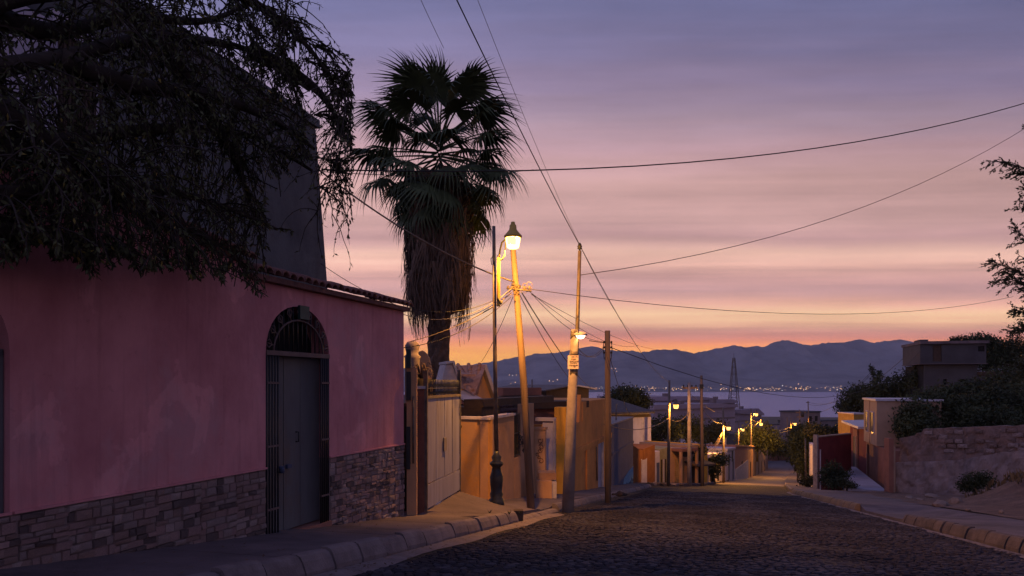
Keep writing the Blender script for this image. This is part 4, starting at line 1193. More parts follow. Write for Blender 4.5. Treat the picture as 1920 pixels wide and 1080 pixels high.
    # drooping sprays that hang in front of the pink wall
    for px, py, l in ((308, 470, .62), (345, 470, .5), (372, 470, .45), (425, 500, .42), (440, 470, .5), (215, 450, .38), (150, 450, .45), (118, 440, .5), (40, 420, .45), (80, 420, .35), (15, 420, .4), (255, 455, .3)):
        p = clear(Q_(px, py, .55))
        for k in range(5): twig(p + Vector((r_.uniform(-.1, .1), 0, r_.uniform(-.02, .15))), Vector((r_.uniform(-.35, .35), 0, -1)).normalized(), l * r_.uniform(.8, 1.25), 26, 0 if k < 2 else 1)
    # thin sprays against the sky
    spray[0] = True
    for px, py, dx, l in ((560, 70, 1, .5), (585, 85, 1, .45), (600, 140, .9, .7), (620, 170, .7, .6), (590, 215, .8, .6), (630, 235, .3, .8), (645, 200, .2, .7), (610, 300, .5, .8), (636, 290, .2, .8), (600, 350, .6, .6), (650, 260, .1, .9), (520, 30, 1, .5), (480, -20, 1, .7), (570, 110, .9, .6), (595, 120, .8, .5), (625, 320, .3, .6), (655, 190, .1, .9), (640, 160, .3, 1.0), (615, 220, .4, .9)):
        p = Q_(px, py, 1.0)
        for k in range(4):
            twig(p, Vector((dx + r_.uniform(-.3, .3), r_.uniform(-.3, .3), r_.uniform(-.2, .35))).normalized(), l * r_.uniform(.8, 1.35), 14, 0)
    tw.build('twigs', M_BARK, tr, kind='stuff')
    for nm, arr, mm in (('leaves', leafV, M_LEAF), ('yellow_leaves', leafY, M_LEAFY)):
        V = np.array([[tuple(v) for v in q] for q in arr], np.float32).reshape(-1, 3)
        np_obj(nm, V, np.arange(len(V), dtype=np.int32).reshape(-1, 4), mm, tr, kind='stuff')
    MB().tube([(0, 0, 0), (0.1, .3, 1.5), (0.05, .9, 3.2)], [.26, .2, .16], 9).build('trunk', M_BARK, tr)
    print('leaves', len(leafV), len(leafY))
hanging_tree()

# ================================================================== LEFT-HAND ROW OF HOUSES
def fac(name, label, cat, p1, p2, group=None):
    """thing whose local x runs p1->p2, y away from the viewer's side, z is world height"""
    v = p2 - p1
    o = thing(name, label, cat, (p1.x, p1.y, 0), math.atan2(v.y, v.x), group)
    return o, v.xy.length
def XY(px, Y): return Vector(((px - 960) / F * Y, Y, 0))
def z_at(py, Y): return (HZ - py) / F * Y
def holes_wall(m, L0, L1, z0, z1, y0, y1, holes):
    xs = sorted(set([L0, L1] + [h[0] for h in holes] + [h[2] for h in holes])); xs = [x for x in xs if L0 <= x <= L1]
    for a, b in zip(xs, xs[1:]):
        c = (a + b) / 2; cur = z0
        for h in sorted([h for h in holes if h[0] < c < h[2]], key=lambda h: h[1]):
            if h[1] > cur: m.box(a, y0, cur, b, y1, h[1])
            cur = h[3]
        if z1 > cur: m.box(a, y0, cur, b, y1, z1)
    return m
# --- ochre walled corner (two faces) beside the lamp post
yc = XY(916, 17.0); ya = XY(858, 17.35); yb = XY(964, 19.4); yb2 = XY(977, 19.9)
zt = z_at(787, 17.0)
ow = thing('ochre_garden_wall', 'ochre garden wall with pale cap turning a corner behind the ornate lamp post', 'wall', (yc.x, yc.y, 0))
d1 = ya - yc; d2 = yb - yc; d3 = yb2 - yb
def wall_seg(m, a, b, z0, z1, th, side):
    d = (b - a).normalized(); n_ = Vector((-d.y, d.x, 0)) * side * th
    m.hexa([(a.x, a.y, z0), (b.x, b.y, z0), (b.x + n_.x, b.y + n_.y, z0), (a.x + n_.x, a.y + n_.y, z0), (a.x, a.y, z1), (b.x, b.y, z1), (b.x + n_.x, b.y + n_.y, z1), (a.x + n_.x, a.y + n_.y, z1)])
m = MB(); wall_seg(m, Vector((0, 0, 0)), d1, -3.6, zt, 0.2, -1); m.build('front_wall', M_YEL, ow)
m = MB(); wall_seg(m, Vector((0.0, 0.003, 0)), d2, -3.8, zt - 0.002, 0.2, 1); m.build('street_wall', M_PEACH, ow)
m = MB(); wall_seg(m, d1 * 1.0 + Vector((0, -.03, 0)), Vector((-.02, -0.03, 0)), zt + .001, zt + 0.06, 0.27, 1); wall_seg(m, Vector((0.03, -0.03, 0)), d2 + Vector((.04, 0, 0)), zt + .002, zt + 0.058, 0.27, 1); m.build('cap', M_CAP, ow)
m = MB(); wall_seg(m, d2 + Vector((.004, 0, 0)), d2 + d3, -3.8, z_at(858, 19.6), 0.22, 1); m.build('low_wall', M_PEACH, ow)
MB().lathe([(0.02, -.05), (.05, -.02), (.05, .02), (.02, .05)], 8, (d1.x + 0.06, d1.y - .03, z_at(800, 17.3))).build('knob', M_IRON, ow)
# --- wrought iron window bay
wi, LI = fac('iron_window', 'black curled wrought iron window grille above the low wall', 'window grille', XY(965, 19.45), XY(977, 20.0))
z0, z1, z2 = z_at(855, 19.7), z_at(812, 19.7), z_at(775, 19.7)
MB().box(0, 0.12, z0, LI, 0.16, z2).build('opening', M_DARK, wi)
m = MB()
for i in range(7): m.tube([(LI * (i + .5) / 7, .03, z0), (LI * (i + .5) / 7, .03, z2)], .011, 4)
for z in (z0 + .03, z1, z2 - .02): m.box(0, .015, z - .012, LI, .045, z + .012)
m.build('bars', M_IRON, wi)
m = MB(); r_ = random.Random(2)
for i in range(14):
    c = Vector((LI * .75 + r_.uniform(-.3, .28), -.12 + r_.uniform(-.12, .1), z1 - .22 + r_.uniform(-.3, .3))); R = r_.uniform(.06, .15); a0 = r_.uniform(0, 6)
    m.tube([c + Vector((R * (1 - k / 16) * math.cos(a0 + k * .6), .02 * math.sin(k), R * (1 - k / 16) * math.sin(a0 + k * .6))) for k in range(13)], .011, 4)
m.build('scrollwork', M_IRON, wi)
# --- gateway house: tan pier, dark beam, lilac door, tiled lean-to, yellow pilaster
gh, LGH = fac('gateway_house', 'low tan gateway house with dark roof beam and yellow pilaster', 'house', XY(977, 20.4), XY(1068, 25.2))
def gx(px):   # local x from pixel column
    a, b = XY(977, 20.4), XY(1068, 25.2); k = (px - 960) / F; d = b - a
    s_ = (k * a.y - a.x) / (d.x - k * d.y); return s_ * LGH
def gY(px): return 20.4 + 4.8 * gx(px) / LGH
MB().box(0, 0.0, -4.6, gx(1001), 0.10, z_at(757, gY(985))).build('pier', M_TAN, gh)
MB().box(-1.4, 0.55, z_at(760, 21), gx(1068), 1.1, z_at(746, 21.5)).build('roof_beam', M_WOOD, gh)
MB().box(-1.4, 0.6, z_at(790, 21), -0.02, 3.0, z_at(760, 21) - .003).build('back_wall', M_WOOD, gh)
MB().box(gx(1039.5), -0.37, -5.0, gx(1039.5) + .45, 0.0, z_at(763, gY(1042))).build('pilaster', mat('yellow_render', (0.78, 0.41, 0.06), (0.68, 0.35, 0.05), 1.5, 0.9, 0.2, 25), gh)
MB().box(gx(1022), 0.0, -4.8, gx(1022) + .14, 0.34, z_at(806, gY(1022))).build('wing_panel', M_TAN, gh)
MB().box(gx(1022) - .03, -0.03, z_at(806, gY(1022)) + .003, gx(1022) + .17, 0.36, z_at(801, gY(1022))).build('panel_cap', M_TAN, gh)
# painted curls on the wing panel
m = MB(); r_ = random.Random(8); xa, xb = gx(1004), gx(1018); za, zb_ = z_at(872, gY(1010)), z_at(826, gY(1010))
for k in range(7):
    c = Vector((gx(1022) - .004, .10 + .14 * r_.random(), za + (zb_ - za) * (k + .5) / 7)); R = r_.uniform(.05, .09); a0 = r_.uniform(0, 6)
    m.tube([c + Vector((0, R * 1.1 * (1 - q / 18) * math.cos(a0 + q * .55), R * (1 - q / 18) * math.sin(a0 + q * .55))) for q in range(13)], .012, 4)
m.build('painted_curls', mat('graffiti_brown', (0.13, 0.07, 0.045), None, 5, .9, 0), gh)
MB().box(gx(1038), 0.02, -5.0, gx(1038) + .06, 0.36, z_at(793, gY(1038))).build('door', M_LILAC, gh)
MB().box(gx(1038) - .01, -0.06, -5.0, gx(1038) + .08, 0.015, z_at(790, gY(1038))).build('door_jamb', M_CAP, gh)
MB().box(gx(1038) - .02, -.06, z_at(790, gY(1038)) + .003, gx(1038) + .1, 0.6, z_at(783, gY(1038))).build('door_lintel', M_LILAC, gh)
rf = MB().hexa([(gx(1000), .8, z_at(788, gY(1018))), (gx(1037), .8, z_at(788, gY(1018))), (gx(1037), 2.4, z_at(763, gY(1018)) + .15), (gx(1000), 2.4, z_at(763, gY(1018)) + .15), (gx(1000), .8, z_at(788, gY(1018)) + .06), (gx(1037), .8, z_at(788, gY(1018)) + .06), (gx(1037), 2.4, z_at(763, gY(1018)) + .21), (gx(1000), 2.4, z_at(763, gY(1018)) + .21)]).build('lean_to_roof', M_TILE, gh)
for j in range(4):
    for i in range(9):
        x = gx(1000) + (gx(1037) - gx(1000)) * (i + .5) / 9; q = j / 4
        y = .85 + 1.5 * q; z = z_at(788, gY(1018)) + .08 + (z_at(763, gY(1018)) + .15 - z_at(788, gY(1018))) * q
        inst(TILES[(i + j) % 4], 'roof_tile', rf, (x, y, z), (.3 - .0, 0, 0), (1.0, 1, 1))
for nm, a, b, h, yy, top in (('planter_box', 1003, 1036, 0, -0.55, 902), ):
    pl = thing('planter_box', 'square plastered planter block with raised ledge below the painted panel', 'planter', (0, 0, 0))
    pl.location = (XY(1006, 20.0).x, 20.0, 0)
    w_ = XY(1035, 20.0).x - XY(1006, 20.0).x
    MB().box(0, 0, -4.2, w_, .7, z_at(902, 20)).build('block', M_TAN, pl)
    MB().box(0.06, .25, z_at(902, 20) + .002, w_ + .12, .9, z_at(889, 20)).build('ledge', M_PEACH, pl)
    MB().box(w_ + .004, .1, -4.2, w_ + .13, .9, z_at(905, 20)).build('side_block', M_CAP, pl)
# --- tall orange house
oh, LO = fac('orange_house', 'burnt orange street house with stepped parapet, string course and white door', 'house', XY(1070, 25.6), XY(1146, 35.2))
def ox(px):
    a, b = XY(1070, 25.6), XY(1146, 35.2); k = (px - 960) / F; d = b - a
    return (k * a.y - a.x) / (d.x - k * d.y) * LO
def oY(px): return 25.6 + 9.6 * ox(px) / LO
zt2 = z_at(749, oY(1125)); zt1_ = z_at(793, oY(1082))
dx0, dx1 = ox(1121.5), ox(1132); dz1 = z_at(829, oY(1126))
m = MB(); holes_wall(m, 0, LO, -6.5, zt1_, 0, 0.3, [(dx0, -6.5, dx1, dz1)]); m.build('lower_wall', M_ORANGE, oh)
MB().box(ox(1092), 0.0, zt1_ + .002, LO, 4.0, zt2).build('upper_wall', M_ORANGE, oh)
MB().prism([(ox(1087), zt1_ + .004), (ox(1092) - .002, zt1_ + .004), (ox(1092) - .002, zt2), (ox(1090), zt1_ + 1.0)], 0.02, .3).build('parapet_shoulder', M_ORANGE, oh)
MB().box(0, .3, -6.5, .25, 4, zt1_ - .01).build('side_wall', M_ORANGE, oh)
MB().box(-0.02, -0.05, zt1_ - 1.0, LO, -.002, zt1_ - .90).box(-.02, -.035, zt1_ - 1.12, LO, -.002, zt1_ - 1.003).build('string_course', M_ORANGE, oh)
MB().box(ox(1098), -0.06, -6.5, ox(1103), -.002, zt1_ - 1.13).build('pilaster', M_ORANGE, oh)
MB().box(dx0 + .05, .12, -6.5, dx1 - .05, .18, dz1 - .05).build('door', M_WHITEW, oh)
MB().box(dx0, .0, dz1 - .05, dx1, .16, dz1 - .002).box(dx0, .0, -6.5, dx0 + .05, .16, dz1 - .05).box(dx1 - .05, .0, -6.5, dx1, .16, dz1 - .05).build('door_frame', M_CAP, oh)
MB().tube([(ox(1117), -.04, zt1_ - 1.2), (ox(1117), -.04, -3.2), (ox(1118), -.04, -4.0)], .03, 6).build('drain_pipe', M_METAL, oh)
# --- blue house with mural
bh, LB = fac('blue_house', 'slate blue house end with painted turquoise mural near the ground', 'house', XY(1146.5, 35.5), XY(1187, 43.5))
def bx_(px):
    a, b = XY(1146.5, 35.5), XY(1187, 43.5); k = (px - 960) / F; d = b - a
    return (k * a.y - a.x) / (d.x - k * d.y) * LB
zb_t = z_at(789, 40)
MB().box(0, 0, -7.5, LB, 3.5, zb_t).build('wall', M_BLUE, bh)
MB().box(-.0, -.05, zb_t - 1.45, LB, -.002, zb_t - 1.33).build('string_course', M_BLUE, bh)
m = MB(); tri_prism(m, [(bx_(1166), -5.85), (LB - .02, -6.05), (LB - .02, z_at(879, 42)), (bx_(1178), z_at(886, 41)), (bx_(1170), z_at(896, 40))], -.012, -.004); m.build('mural', M_MURAL, bh)
m = MB(); r_ = random.Random(31)
for k in range(9):
    x = bx_(1167) + (LB - .3 - bx_(1167)) * k / 8; z = -5.6 + r_.uniform(-.05, .12)
    m.tube([(x + .12 * math.cos(q * .9), -.016, z + .16 * math.sin(q * .9)) for q in range(6)], .025, 4)
m.build('mural_lettering', mat('mural_dark', (0.05, 0.07, 0.12), None, 5, .9, 0), bh)
m = MB().box(-.03, -.03, zb_t + .002, LB + .03, 3.5, zb_t + .07); m.build('coping', M_CONCPOLE, bh)
MB().tube([(bx_(1166), .3, zb_t), (bx_(1166), .3, zb_t + .9), (bx_(1168), .3, zb_t + .9)], .03, 6).build('vent_pipe', M_METAL, bh)

# --- buildings behind the first row
cg, LC = fac('gabled_cottage', 'small cottage with steep tiled gable and tiled side slope behind the ochre wall', 'cottage', XY(862, 23.0), XY(946, 23.8))
def cx(px): return (XY(px, 23.4).x - XY(862, 23.0).x)
za = lambda py: z_at(py, 23.2)
pk = cx(916)
m = MB(); m.prism([(cx(888), -4.5), (cx(938), -4.5), (cx(938), za(742)), (pk, za(692)), (cx(888), za(742))], 0.25, 4); m.build('gable_wall', M_TAN, cg)
m = MB()
m.hexa([(cx(938), 0, za(748)), (cx(944), 0, za(748)), (cx(944), 4, za(748)), (cx(938), 4, za(748)), (pk - .02, 0, za(688)), (pk + .06, 0, za(682)), (pk + .06, 4, za(682)), (pk - .02, 4, za(688))]); m.build('verge_board', M_CAP, cg)
# tiled slope facing the viewer's side (runs down towards the ochre wall)
A_, B2, C2, D2 = Vector((cx(878), -.5, za(736))), Vector((cx(898), 0.0, za(742))), Vector((pk + .02, 0.0, za(683))), Vector((cx(884), 2.8, za(685)))
sl_ = MB().add([A_, B2, C2, D2, A_ - Vector((0, 0, .08)), B2 - Vector((0, 0, .08)), C2 - Vector((0, 0, .08)), D2 - Vector((0, 0, .08))], [(0, 1, 2, 3), (7, 6, 5, 4), (0, 4, 5, 1), (1, 5, 6, 2), (2, 6, 7, 3), (3, 7, 4, 0)]).build('roof_slope', M_TILE2, cg)
for j in range(7):
    for i in range(5):
        u, v = (i + .5) / 5, (j + .3) / 7
        p = A_.lerp(B2, u).lerp(D2.lerp(C2, u), v) + Vector((0, 0, .03))
        p1 = A_.lerp(B2, u).lerp(D2.lerp(C2, u), min(1, v + .13)) + Vector((0, 0, .045))
        MB().tube([p, p1], [.075, .062], 6).build('roof_tile', M_TILE2, sl_)
m = MB(); m.hexa([(cx(858), -.4, za(706)), (cx(884), -.4, za(706)), (cx(884), 3, za(690)), (cx(858), 3, za(690)), (cx(858), -.4, za(702)), (cx(884), -.4, za(702)), (cx(884), 3, za(684)), (cx(858), 3, za(684))]); m.build('side_roof', M_TILE2, cg)
MB().box(cx(858), .3, -4.5, cx(888), 3.5, za(730)).build('side_wall', M_TAN, cg)
MB().hexa([(cx(850), -1.2, za(757)), (cx(889), -1.2, za(757)), (cx(884), .25, za(735)), (cx(850), .25, za(735)), (cx(850), -1.2, za(753)), (cx(889), -1.2, za(753)), (cx(884), .25, za(732)), (cx(850), .25, za(732))]).build('awning', M_CAP, cg)
MB().box(cx(845), .26, -4.5, cx(890), .3, za(758)).build('dark_doorway', M_DARK, cg)
MB().box(cx(925), .2, -4.2, cx(933), .248, za(765)).build('window', M_DARK, cg)
wg, LWG = fac('white_gable', 'small steep white plastered gable end rising over the gate topper', 'gable', XY(826, 18.7), XY(862, 18.9))
m = MB(); zz = lambda py: z_at(py, 18.8)
m.prism([(0.02, -4), (LWG * .95, -4), (LWG * .95, zz(716)), (LWG * .62, zz(682)), (LWG * .28, zz(684)), (0.02, zz(716))], 0, .5); m.build('gable_wall', M_CAP, wg)
m = MB(); m.hexa([(LWG * .95, -.06, zz(720)), (LWG * 1.04, -.06, zz(720)), (LWG * 1.04, 0.55, zz(720)), (LWG * .95, 0.55, zz(720)), (LWG * .6, -.06, zz(681)), (LWG * .68, -.06, zz(676)), (LWG * .68, 0.55, zz(676)), (LWG * .6, 0.55, zz(681))])
m.hexa([(LWG * .26, -.06, zz(683)), (LWG * .60, -.06, zz(681)), (LWG * .60, 0.55, zz(681)), (LWG * .26, 0.55, zz(683)), (LWG * .26, -.06, zz(679)), (LWG * .675, -.06, zz(676)), (LWG * .675, 0.55, zz(676)), (LWG * .26, 0.55, zz(679))]); m.build('roof_edge', M_CAP, wg)
# low wall and sheet roof hut
lw_, LL = fac('low_brown_house', 'low flat brown house roof line beyond the tiled gable', 'house', XY(930, 30), XY(1018, 33))
MB().box(0, 0, -5.5, LL, 5, z_at(741, 31.5)).build('wall', M_BUILD, lw_); MB().box(LL * .1, -.1, z_at(741, 31.5) + .002, LL * .92, 5, z_at(727, 31.5)).build('parapet', M_TERRA, lw_)
MB().tube([(LL * .97, .5, z_at(741, 31.5)), (LL * .97, .5, z_at(711, 31.5))], .03, 6).build('vent_pipe', M_METAL, lw_)
lz, LZ = fac('long_dark_eave', 'long low house with deep dark eave behind the yellow pilaster', 'house', XY(985, 27.0), XY(1092, 29.0))
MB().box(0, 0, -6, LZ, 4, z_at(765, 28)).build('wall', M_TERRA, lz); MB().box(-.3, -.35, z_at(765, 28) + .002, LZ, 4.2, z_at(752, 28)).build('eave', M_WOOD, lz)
ht, LH = fac('sheet_roof_hut', 'dark wooden hut with low pale sheet metal roof', 'hut', XY(1018, 44), XY(1110, 47))
zq = lambda py: z_at(py, 45.5)
MB().prism([(.3, -8), (LH - .3, -8), (LH - .3, zq(729)), (LH * .55, zq(727)), (.3, zq(732))], 0, 5).build('wall', M_WOOD, ht)
MB().hexa([(-.1, -.3, zq(733)), (LH * .58, -.3, zq(723)), (LH * .58, 5.3, zq(723)), (-.1, 5.3, zq(733)), (-.1, -.3, zq(731)), (LH * .58, -.3, zq(721)), (LH * .58, 5.3, zq(721)), (-.1, 5.3, zq(731))]).build('roof_sheet', M_CORR, ht)
MB().hexa([(LH * .58 + .01, -.3, zq(723.5)), (LH + .15, -.3, zq(731)), (LH + .15, 5.3, zq(731)), (LH * .58 + .01, 5.3, zq(722)), (LH * .58 + .01, -.3, zq(721)), (LH + .15, -.3, zq(728)), (LH + .15, 5.3, zq(727)), (LH * .58 + .01, 5.3, zq(720))]).build('roof_sheet', M_SHEET, ht)
wh, LWH = fac('white_house', 'weathered white house with dark corrugated roof below the round tree', 'house', XY(1128, 60), XY(1218, 63))
zq = lambda py: z_at(py, 61.5)
MB().box(0, 0, -12, LWH, 8, zq(776)).build('wall', M_WHITEH, wh)
rf = MB()
n = 34
for i in range(n):
    a, b = -.3 + (LWH + .5) * i / n, -.3 + (LWH + .5) * (i + .55) / n
    rf.hexa([(a, -.5, zq(775)), (b, -.5, zq(775)), (b, 5, zq(751)), (a, 5, zq(751)), (a, -.5, zq(775) + .12), (b, -.5, zq(775) + .12), (b, 5, zq(751) + .12), (a, 5, zq(751) + .12)])
rf.hexa([(-.3, -.48, zq(776) + .01), (LWH + .2, -.48, zq(776) + .01), (LWH + .2, 5, zq(751)), (-.3, 5, zq(751)), (-.3, -.48, zq(775)), (LWH + .2, -.48, zq(775)), (LWH + .2, 5, zq(751) + .05), (-.3, 5, zq(751) + .05)])
rf.build('corrugated_roof', M_CORR, wh)
MB().box(-.05, -.08, zq(783), LWH + .08, -.002, zq(778)).build('eave_band', M_WOOD, wh)
MB().box(LWH - .35, -.12, -12, LWH + .05, -.003, zq(783) - .01).build('corner_pier', M_LILAC, wh)
MB().box(LWH * .25, -.02, zq(800), LWH * .38, -.003, zq(787)).build('window', M_DARK, wh)

# --- the little row beyond the side street
ROW = [  # px0,Y0, px1,Y1, top py0, top py1, material, label
    (1187, 47.5, 1206, 48.2, 835, 844, mat('burnt_orange', (0.26, 0.105, 0.035), None, 2, .9, .2), 'orange house front with notched parapet beside the blue house'),
    (1206.5, 48.3, 1228, 49.4, 842, 834, mat('burnt_orange', (0.26, 0.105, 0.035)), 'orange house front with rising parapet and narrow pale door'),
    (1228.5, 49.5, 1237, 49.9, 848, 845, M_WHITEW, 'narrow pale house front squeezed beside the rising orange parapet'),
    (1237.5, 50.0, 1254, 50.8, 843, 838, mat('olive_render', (0.30, 0.26, 0.14), None, 2, .9, .2), 'olive green street wall behind the tall lamp pole'),
    (1254.5, 50.9, 1290, 52.2, 840, 840, M_TAN, 'tan house front with sagging dark awning over brown door'),
    (1290.5, 52.3, 1309, 53.0, 836, 834, M_PEACH, 'peach house front with tattered thatch porch'),
    (1309.5, 53.1, 1326, 54.0, 832, 838, mat('yellow_render', (0.72, 0.42, 0.09)), 'bright yellow plank fronted house under creeper'),
]
HS = []
for i, (p0, Y0, p1, Y1, t0, t1, mm, lab) in enumerate(ROW):
    o, L_ = fac('row_house', lab, 'house', XY(p0, Y0), XY(p1, Y1), 'houses beyond the side street')
    m = MB(); m.prism([(0, -10), (L_, -10), (L_, z_at(t1, Y1)), (L_ * .5, z_at((t0 + t1) / 2 + (2 if i == 0 else 0), (Y0 + Y1) / 2)), (0, z_at(t0, Y0))], 0, 4.5); m.build('wall', mm, o)
    HS.append((o, L_, Y0, Y1))
o, L_, Y0, Y1 = HS[1]
MB().box(-.25, -.06, -9, .28, -.004, z_at(862, Y0)).build('door', M_WHITEW, o)
MB().box(-.33, -.05, -9, -.255, -.004, z_at(860, Y0)).box(.285, -.05, -9, .36, -.004, z_at(860, Y0)).build('door_frame', M_CAP, o)
o, L_, Y0, Y1 = HS[2]
MB().box(L_ * .3, -.03, -9, L_ * .85, -.004, z_at(868, Y0)).build('door', M_BLUE, o)
o, L_, Y0, Y1 = HS[3]
for k in range(4): MB().box(L_ * (.08 + .23 * k), -.06, -9, L_ * (.08 + .23 * k) + .10 * L_, -.004, z_at(862, Y0)).build('fence_board', M_WHITEW if k % 2 else M_WOOD, o)
o, L_, Y0, Y1 = HS[4]
MB().box(L_ * .12, -.9, z_at(846, Y0), L_ * .98, .0, z_at(841, Y0)).build('porch_roof', M_TERRA, o)
for k in range(3): MB().box(L_ * (.1 + .42 * k), -.85, -9, L_ * (.1 + .42 * k) + .16, -.7, z_at(846, Y0)).build('porch_post', M_TAN, o)
m = MB(); m.prism([(L_ * .12, z_at(852, Y0)), (L_ * .5, z_at(858, Y0)), (L_ * .95, z_at(852, Y0)), (L_ * .95, z_at(848, Y0)), (L_ * .12, z_at(848, Y0))], -.6, -.55); m.build('awning_valance', M_WOOD, o)
for k in range(4): MB().box(L_ * (.30 + .12 * k), -.05, -9, L_ * (.30 + .12 * k) + L_ * .105, -.004, z_at(862, Y0)).build('door_board', mat('ochre_boards', (0.42, 0.26, 0.10), None, 3, .9, .2), o)
o, L_, Y0, Y1 = HS[5]
MB().hexa([(-.5, -1.2, z_at(872, Y0)), (L_ + .4, -1.2, z_at(872, Y0)), (L_ + .4, 0, z_at(866, Y0)), (-.5, 0, z_at(866, Y0)), (-.5, -1.2, z_at(869, Y0)), (L_ + .4, -1.2, z_at(869, Y0)), (L_ + .4, 0, z_at(863, Y0)), (-.5, 0, z_at(863, Y0))]).build('thatch_porch', M_FRONDD, o)
MB().box(L_ * .2, -.04, -9, L_ * .6, -.004, z_at(876, Y0)).build('door', M_WOOD, o)
o, L_, Y0, Y1 = HS[6]
for k in range(5): MB().box(L_ * (.04 + .19 * k), -.06, -9, L_ * (.04 + .19 * k) + L_ * .165, -.004, z_at(846, Y0)).build('facade_board', MATS['yellow_render'], o)
# walls and houses further down on that side
ROW2 = [(1326, 57, 1362, 72, 858, 852, M_WHITEW, 'long pale wall with lilac coping behind the street bush'),
        (1362, 74, 1378, 84, 845, 842, M_WHITEH, 'white two storey house front down the lower street'),
        (1378, 86, 1402, 106, 838, 838, mat('salmon_render', (0.42, 0.19, 0.14), None, 2, .9, .2), 'salmon pink street wall with pale plinth'),
        (1402, 108, 1412, 118, 838, 838, M_TAN, 'tan pier house beside the far lamp pole'),
        (1412, 120, 1440, 165, 838, 842, M_BUILD, 'row of brown shuttered shop fronts at the end of the street')]
for i, (p0, Y0, p1, Y1, t0, t1, mm, lab) in enumerate(ROW2):
    o, L_ = fac('street_house', lab, 'house', XY(p0, Y0), XY(p1, Y1), 'houses on the lower street')
    MB().prism([(0, -26), (L_, -26), (L_, z_at(t1, Y1)), (0, z_at(t0, Y0))], 0, 6).build('wall', mm, o)
    MB().prism([(-.1, z_at(t0, Y0) + .004), (L_ + .1, z_at(t1, Y1) + .004), (L_ + .1, z_at(t1, Y1) + .22), (-.1, z_at(t0, Y0) + .22)], -.12, 5.5).build('coping', M_LILAC if i < 2 else mm, o)
    nd = (3, 2, 1, 1, 5)[i]
    for k in range(nd):
        x = L_ * (k + .5) / nd; s_, t_v = to_st(*(o.location.xy + Vector((math.cos(o.rotation_euler.z), math.sin(o.rotation_euler.z))) * x))
        zb_ = zr(t_v) + .15
        MB().box(x - .55, -.06, zb_, x + .55, -.004, zb_ + 2.2).build('door', M_WOOD if i != 1 else M_BLUE, o)
    if i == 1:
        for k in range(2): MB().box(L_ * (.2 + .4 * k), -.06, z_at(t0, Y0) - 1.7, L_ * (.2 + .4 * k) + 1.2, -.004, z_at(t0, Y0) - .6).build('window', M_GLASS, o)
    if i == 2: MB().prism([(0, -26), (L_, -26), (L_, z_at(862, 106)), (0, z_at(880, 86))], -.09, -.006).build('plinth', M_CAP, o)
# big pale sheds towards the lake
SH = [(1205, 230, 1330, 245, 752, 832, 'large grey flat roofed shed close to the lake'), (1225, 205, 1378, 225, 768, 832, 'long grey shed with dark roof edge in front of the large shed'),
      (1330, 250, 1378, 262, 757, 830, 'stepped grey shed end with small rooftop tank'), (1378, 270, 1428, 290, 775, 830, 'low grey shed sloping away towards the lake shore')]
for i, (p0, Y0, p1, Y1, t0, b0, lab) in enumerate(SH):
    o, L_ = fac('lakeside_shed', lab, 'shed', XY(p0, Y0), XY(p1, Y1), 'sheds by the lake')
    z1 = z_at(t0, Y0)
    MB().box(0, 0, -32, L_, 22, z1).build('wall', M_PLAIN, o)
    rp = [(-.6, z1 + .004), (L_ + .6, z1 + .004 - (0 if i < 3 else 1.6)), (L_ + .6, z1 + .7 - (0 if i < 3 else 1.6)), (L_ * .8, z1 + 1.3), (-.6, z1 + 1.3)]
    MB().prism(rp, -.8, 22).build('roof', M_PLAIN, o)
    MB().box(0, -.12, z1 - 3.3, L_, -.005, z1 - 2.8).build('girt_band', M_BUILD, o)
    for k in range(1 if i != 1 else 2):
        x = L_ * (.35 + .4 * k); MB().box(x, 1, z1 + 1.302, x + 1.4, 2.2, z1 + 2.3 + .5 * (k % 2)).build('rooftop_tank', M_BUILD, o)
# house far down the axis
for i, (p0, Y0, p1, t0, lab, mm) in enumerate(((1512, 190, 1538, 774, 'small two storey house standing against the lake', M_BUILD), (1440, 300, 1476, 797, 'low grey lakeshore house at the end of the street', M_PLAIN), (1482, 330, 1512, 790, 'flat grey block seen behind far street poles', M_GREYH), (1448, 205, 1480, 830, 'rust red house closing the end of the street', M_TERRA), (1540, 240, 1580, 790, 'wide low house half hidden by hillside trees', M_BUILD), (1330, 150, 1362, 822, 'dim lilac house among trees above the street wall', M_WHITEH), (1392, 190, 1436, 818, 'grey house roof between street lamps', M_GREYH))):
    o, L_ = fac('distant_house', lab, 'house', XY(p0, Y0), XY(p1, Y0 + 3), 'distant houses down the slope')
    z1 = z_at(t0, Y0); MB().box(0, 0, z1 - 9, L_, 8, z1).build('wall', mm, o)
    MB().box(-.2, -.2, z1 + .003, L_ + .2, 8.2, z1 + .35).build('roof', M_GREYH, o)
    for k in range(2):
        MB().box(L_ * (.18 + .42 * k), -.05, z1 - 2.2, L_ * (.18 + .42 * k) + 1.1, -.004, z1 - .9).build('window', M_DARK, o)

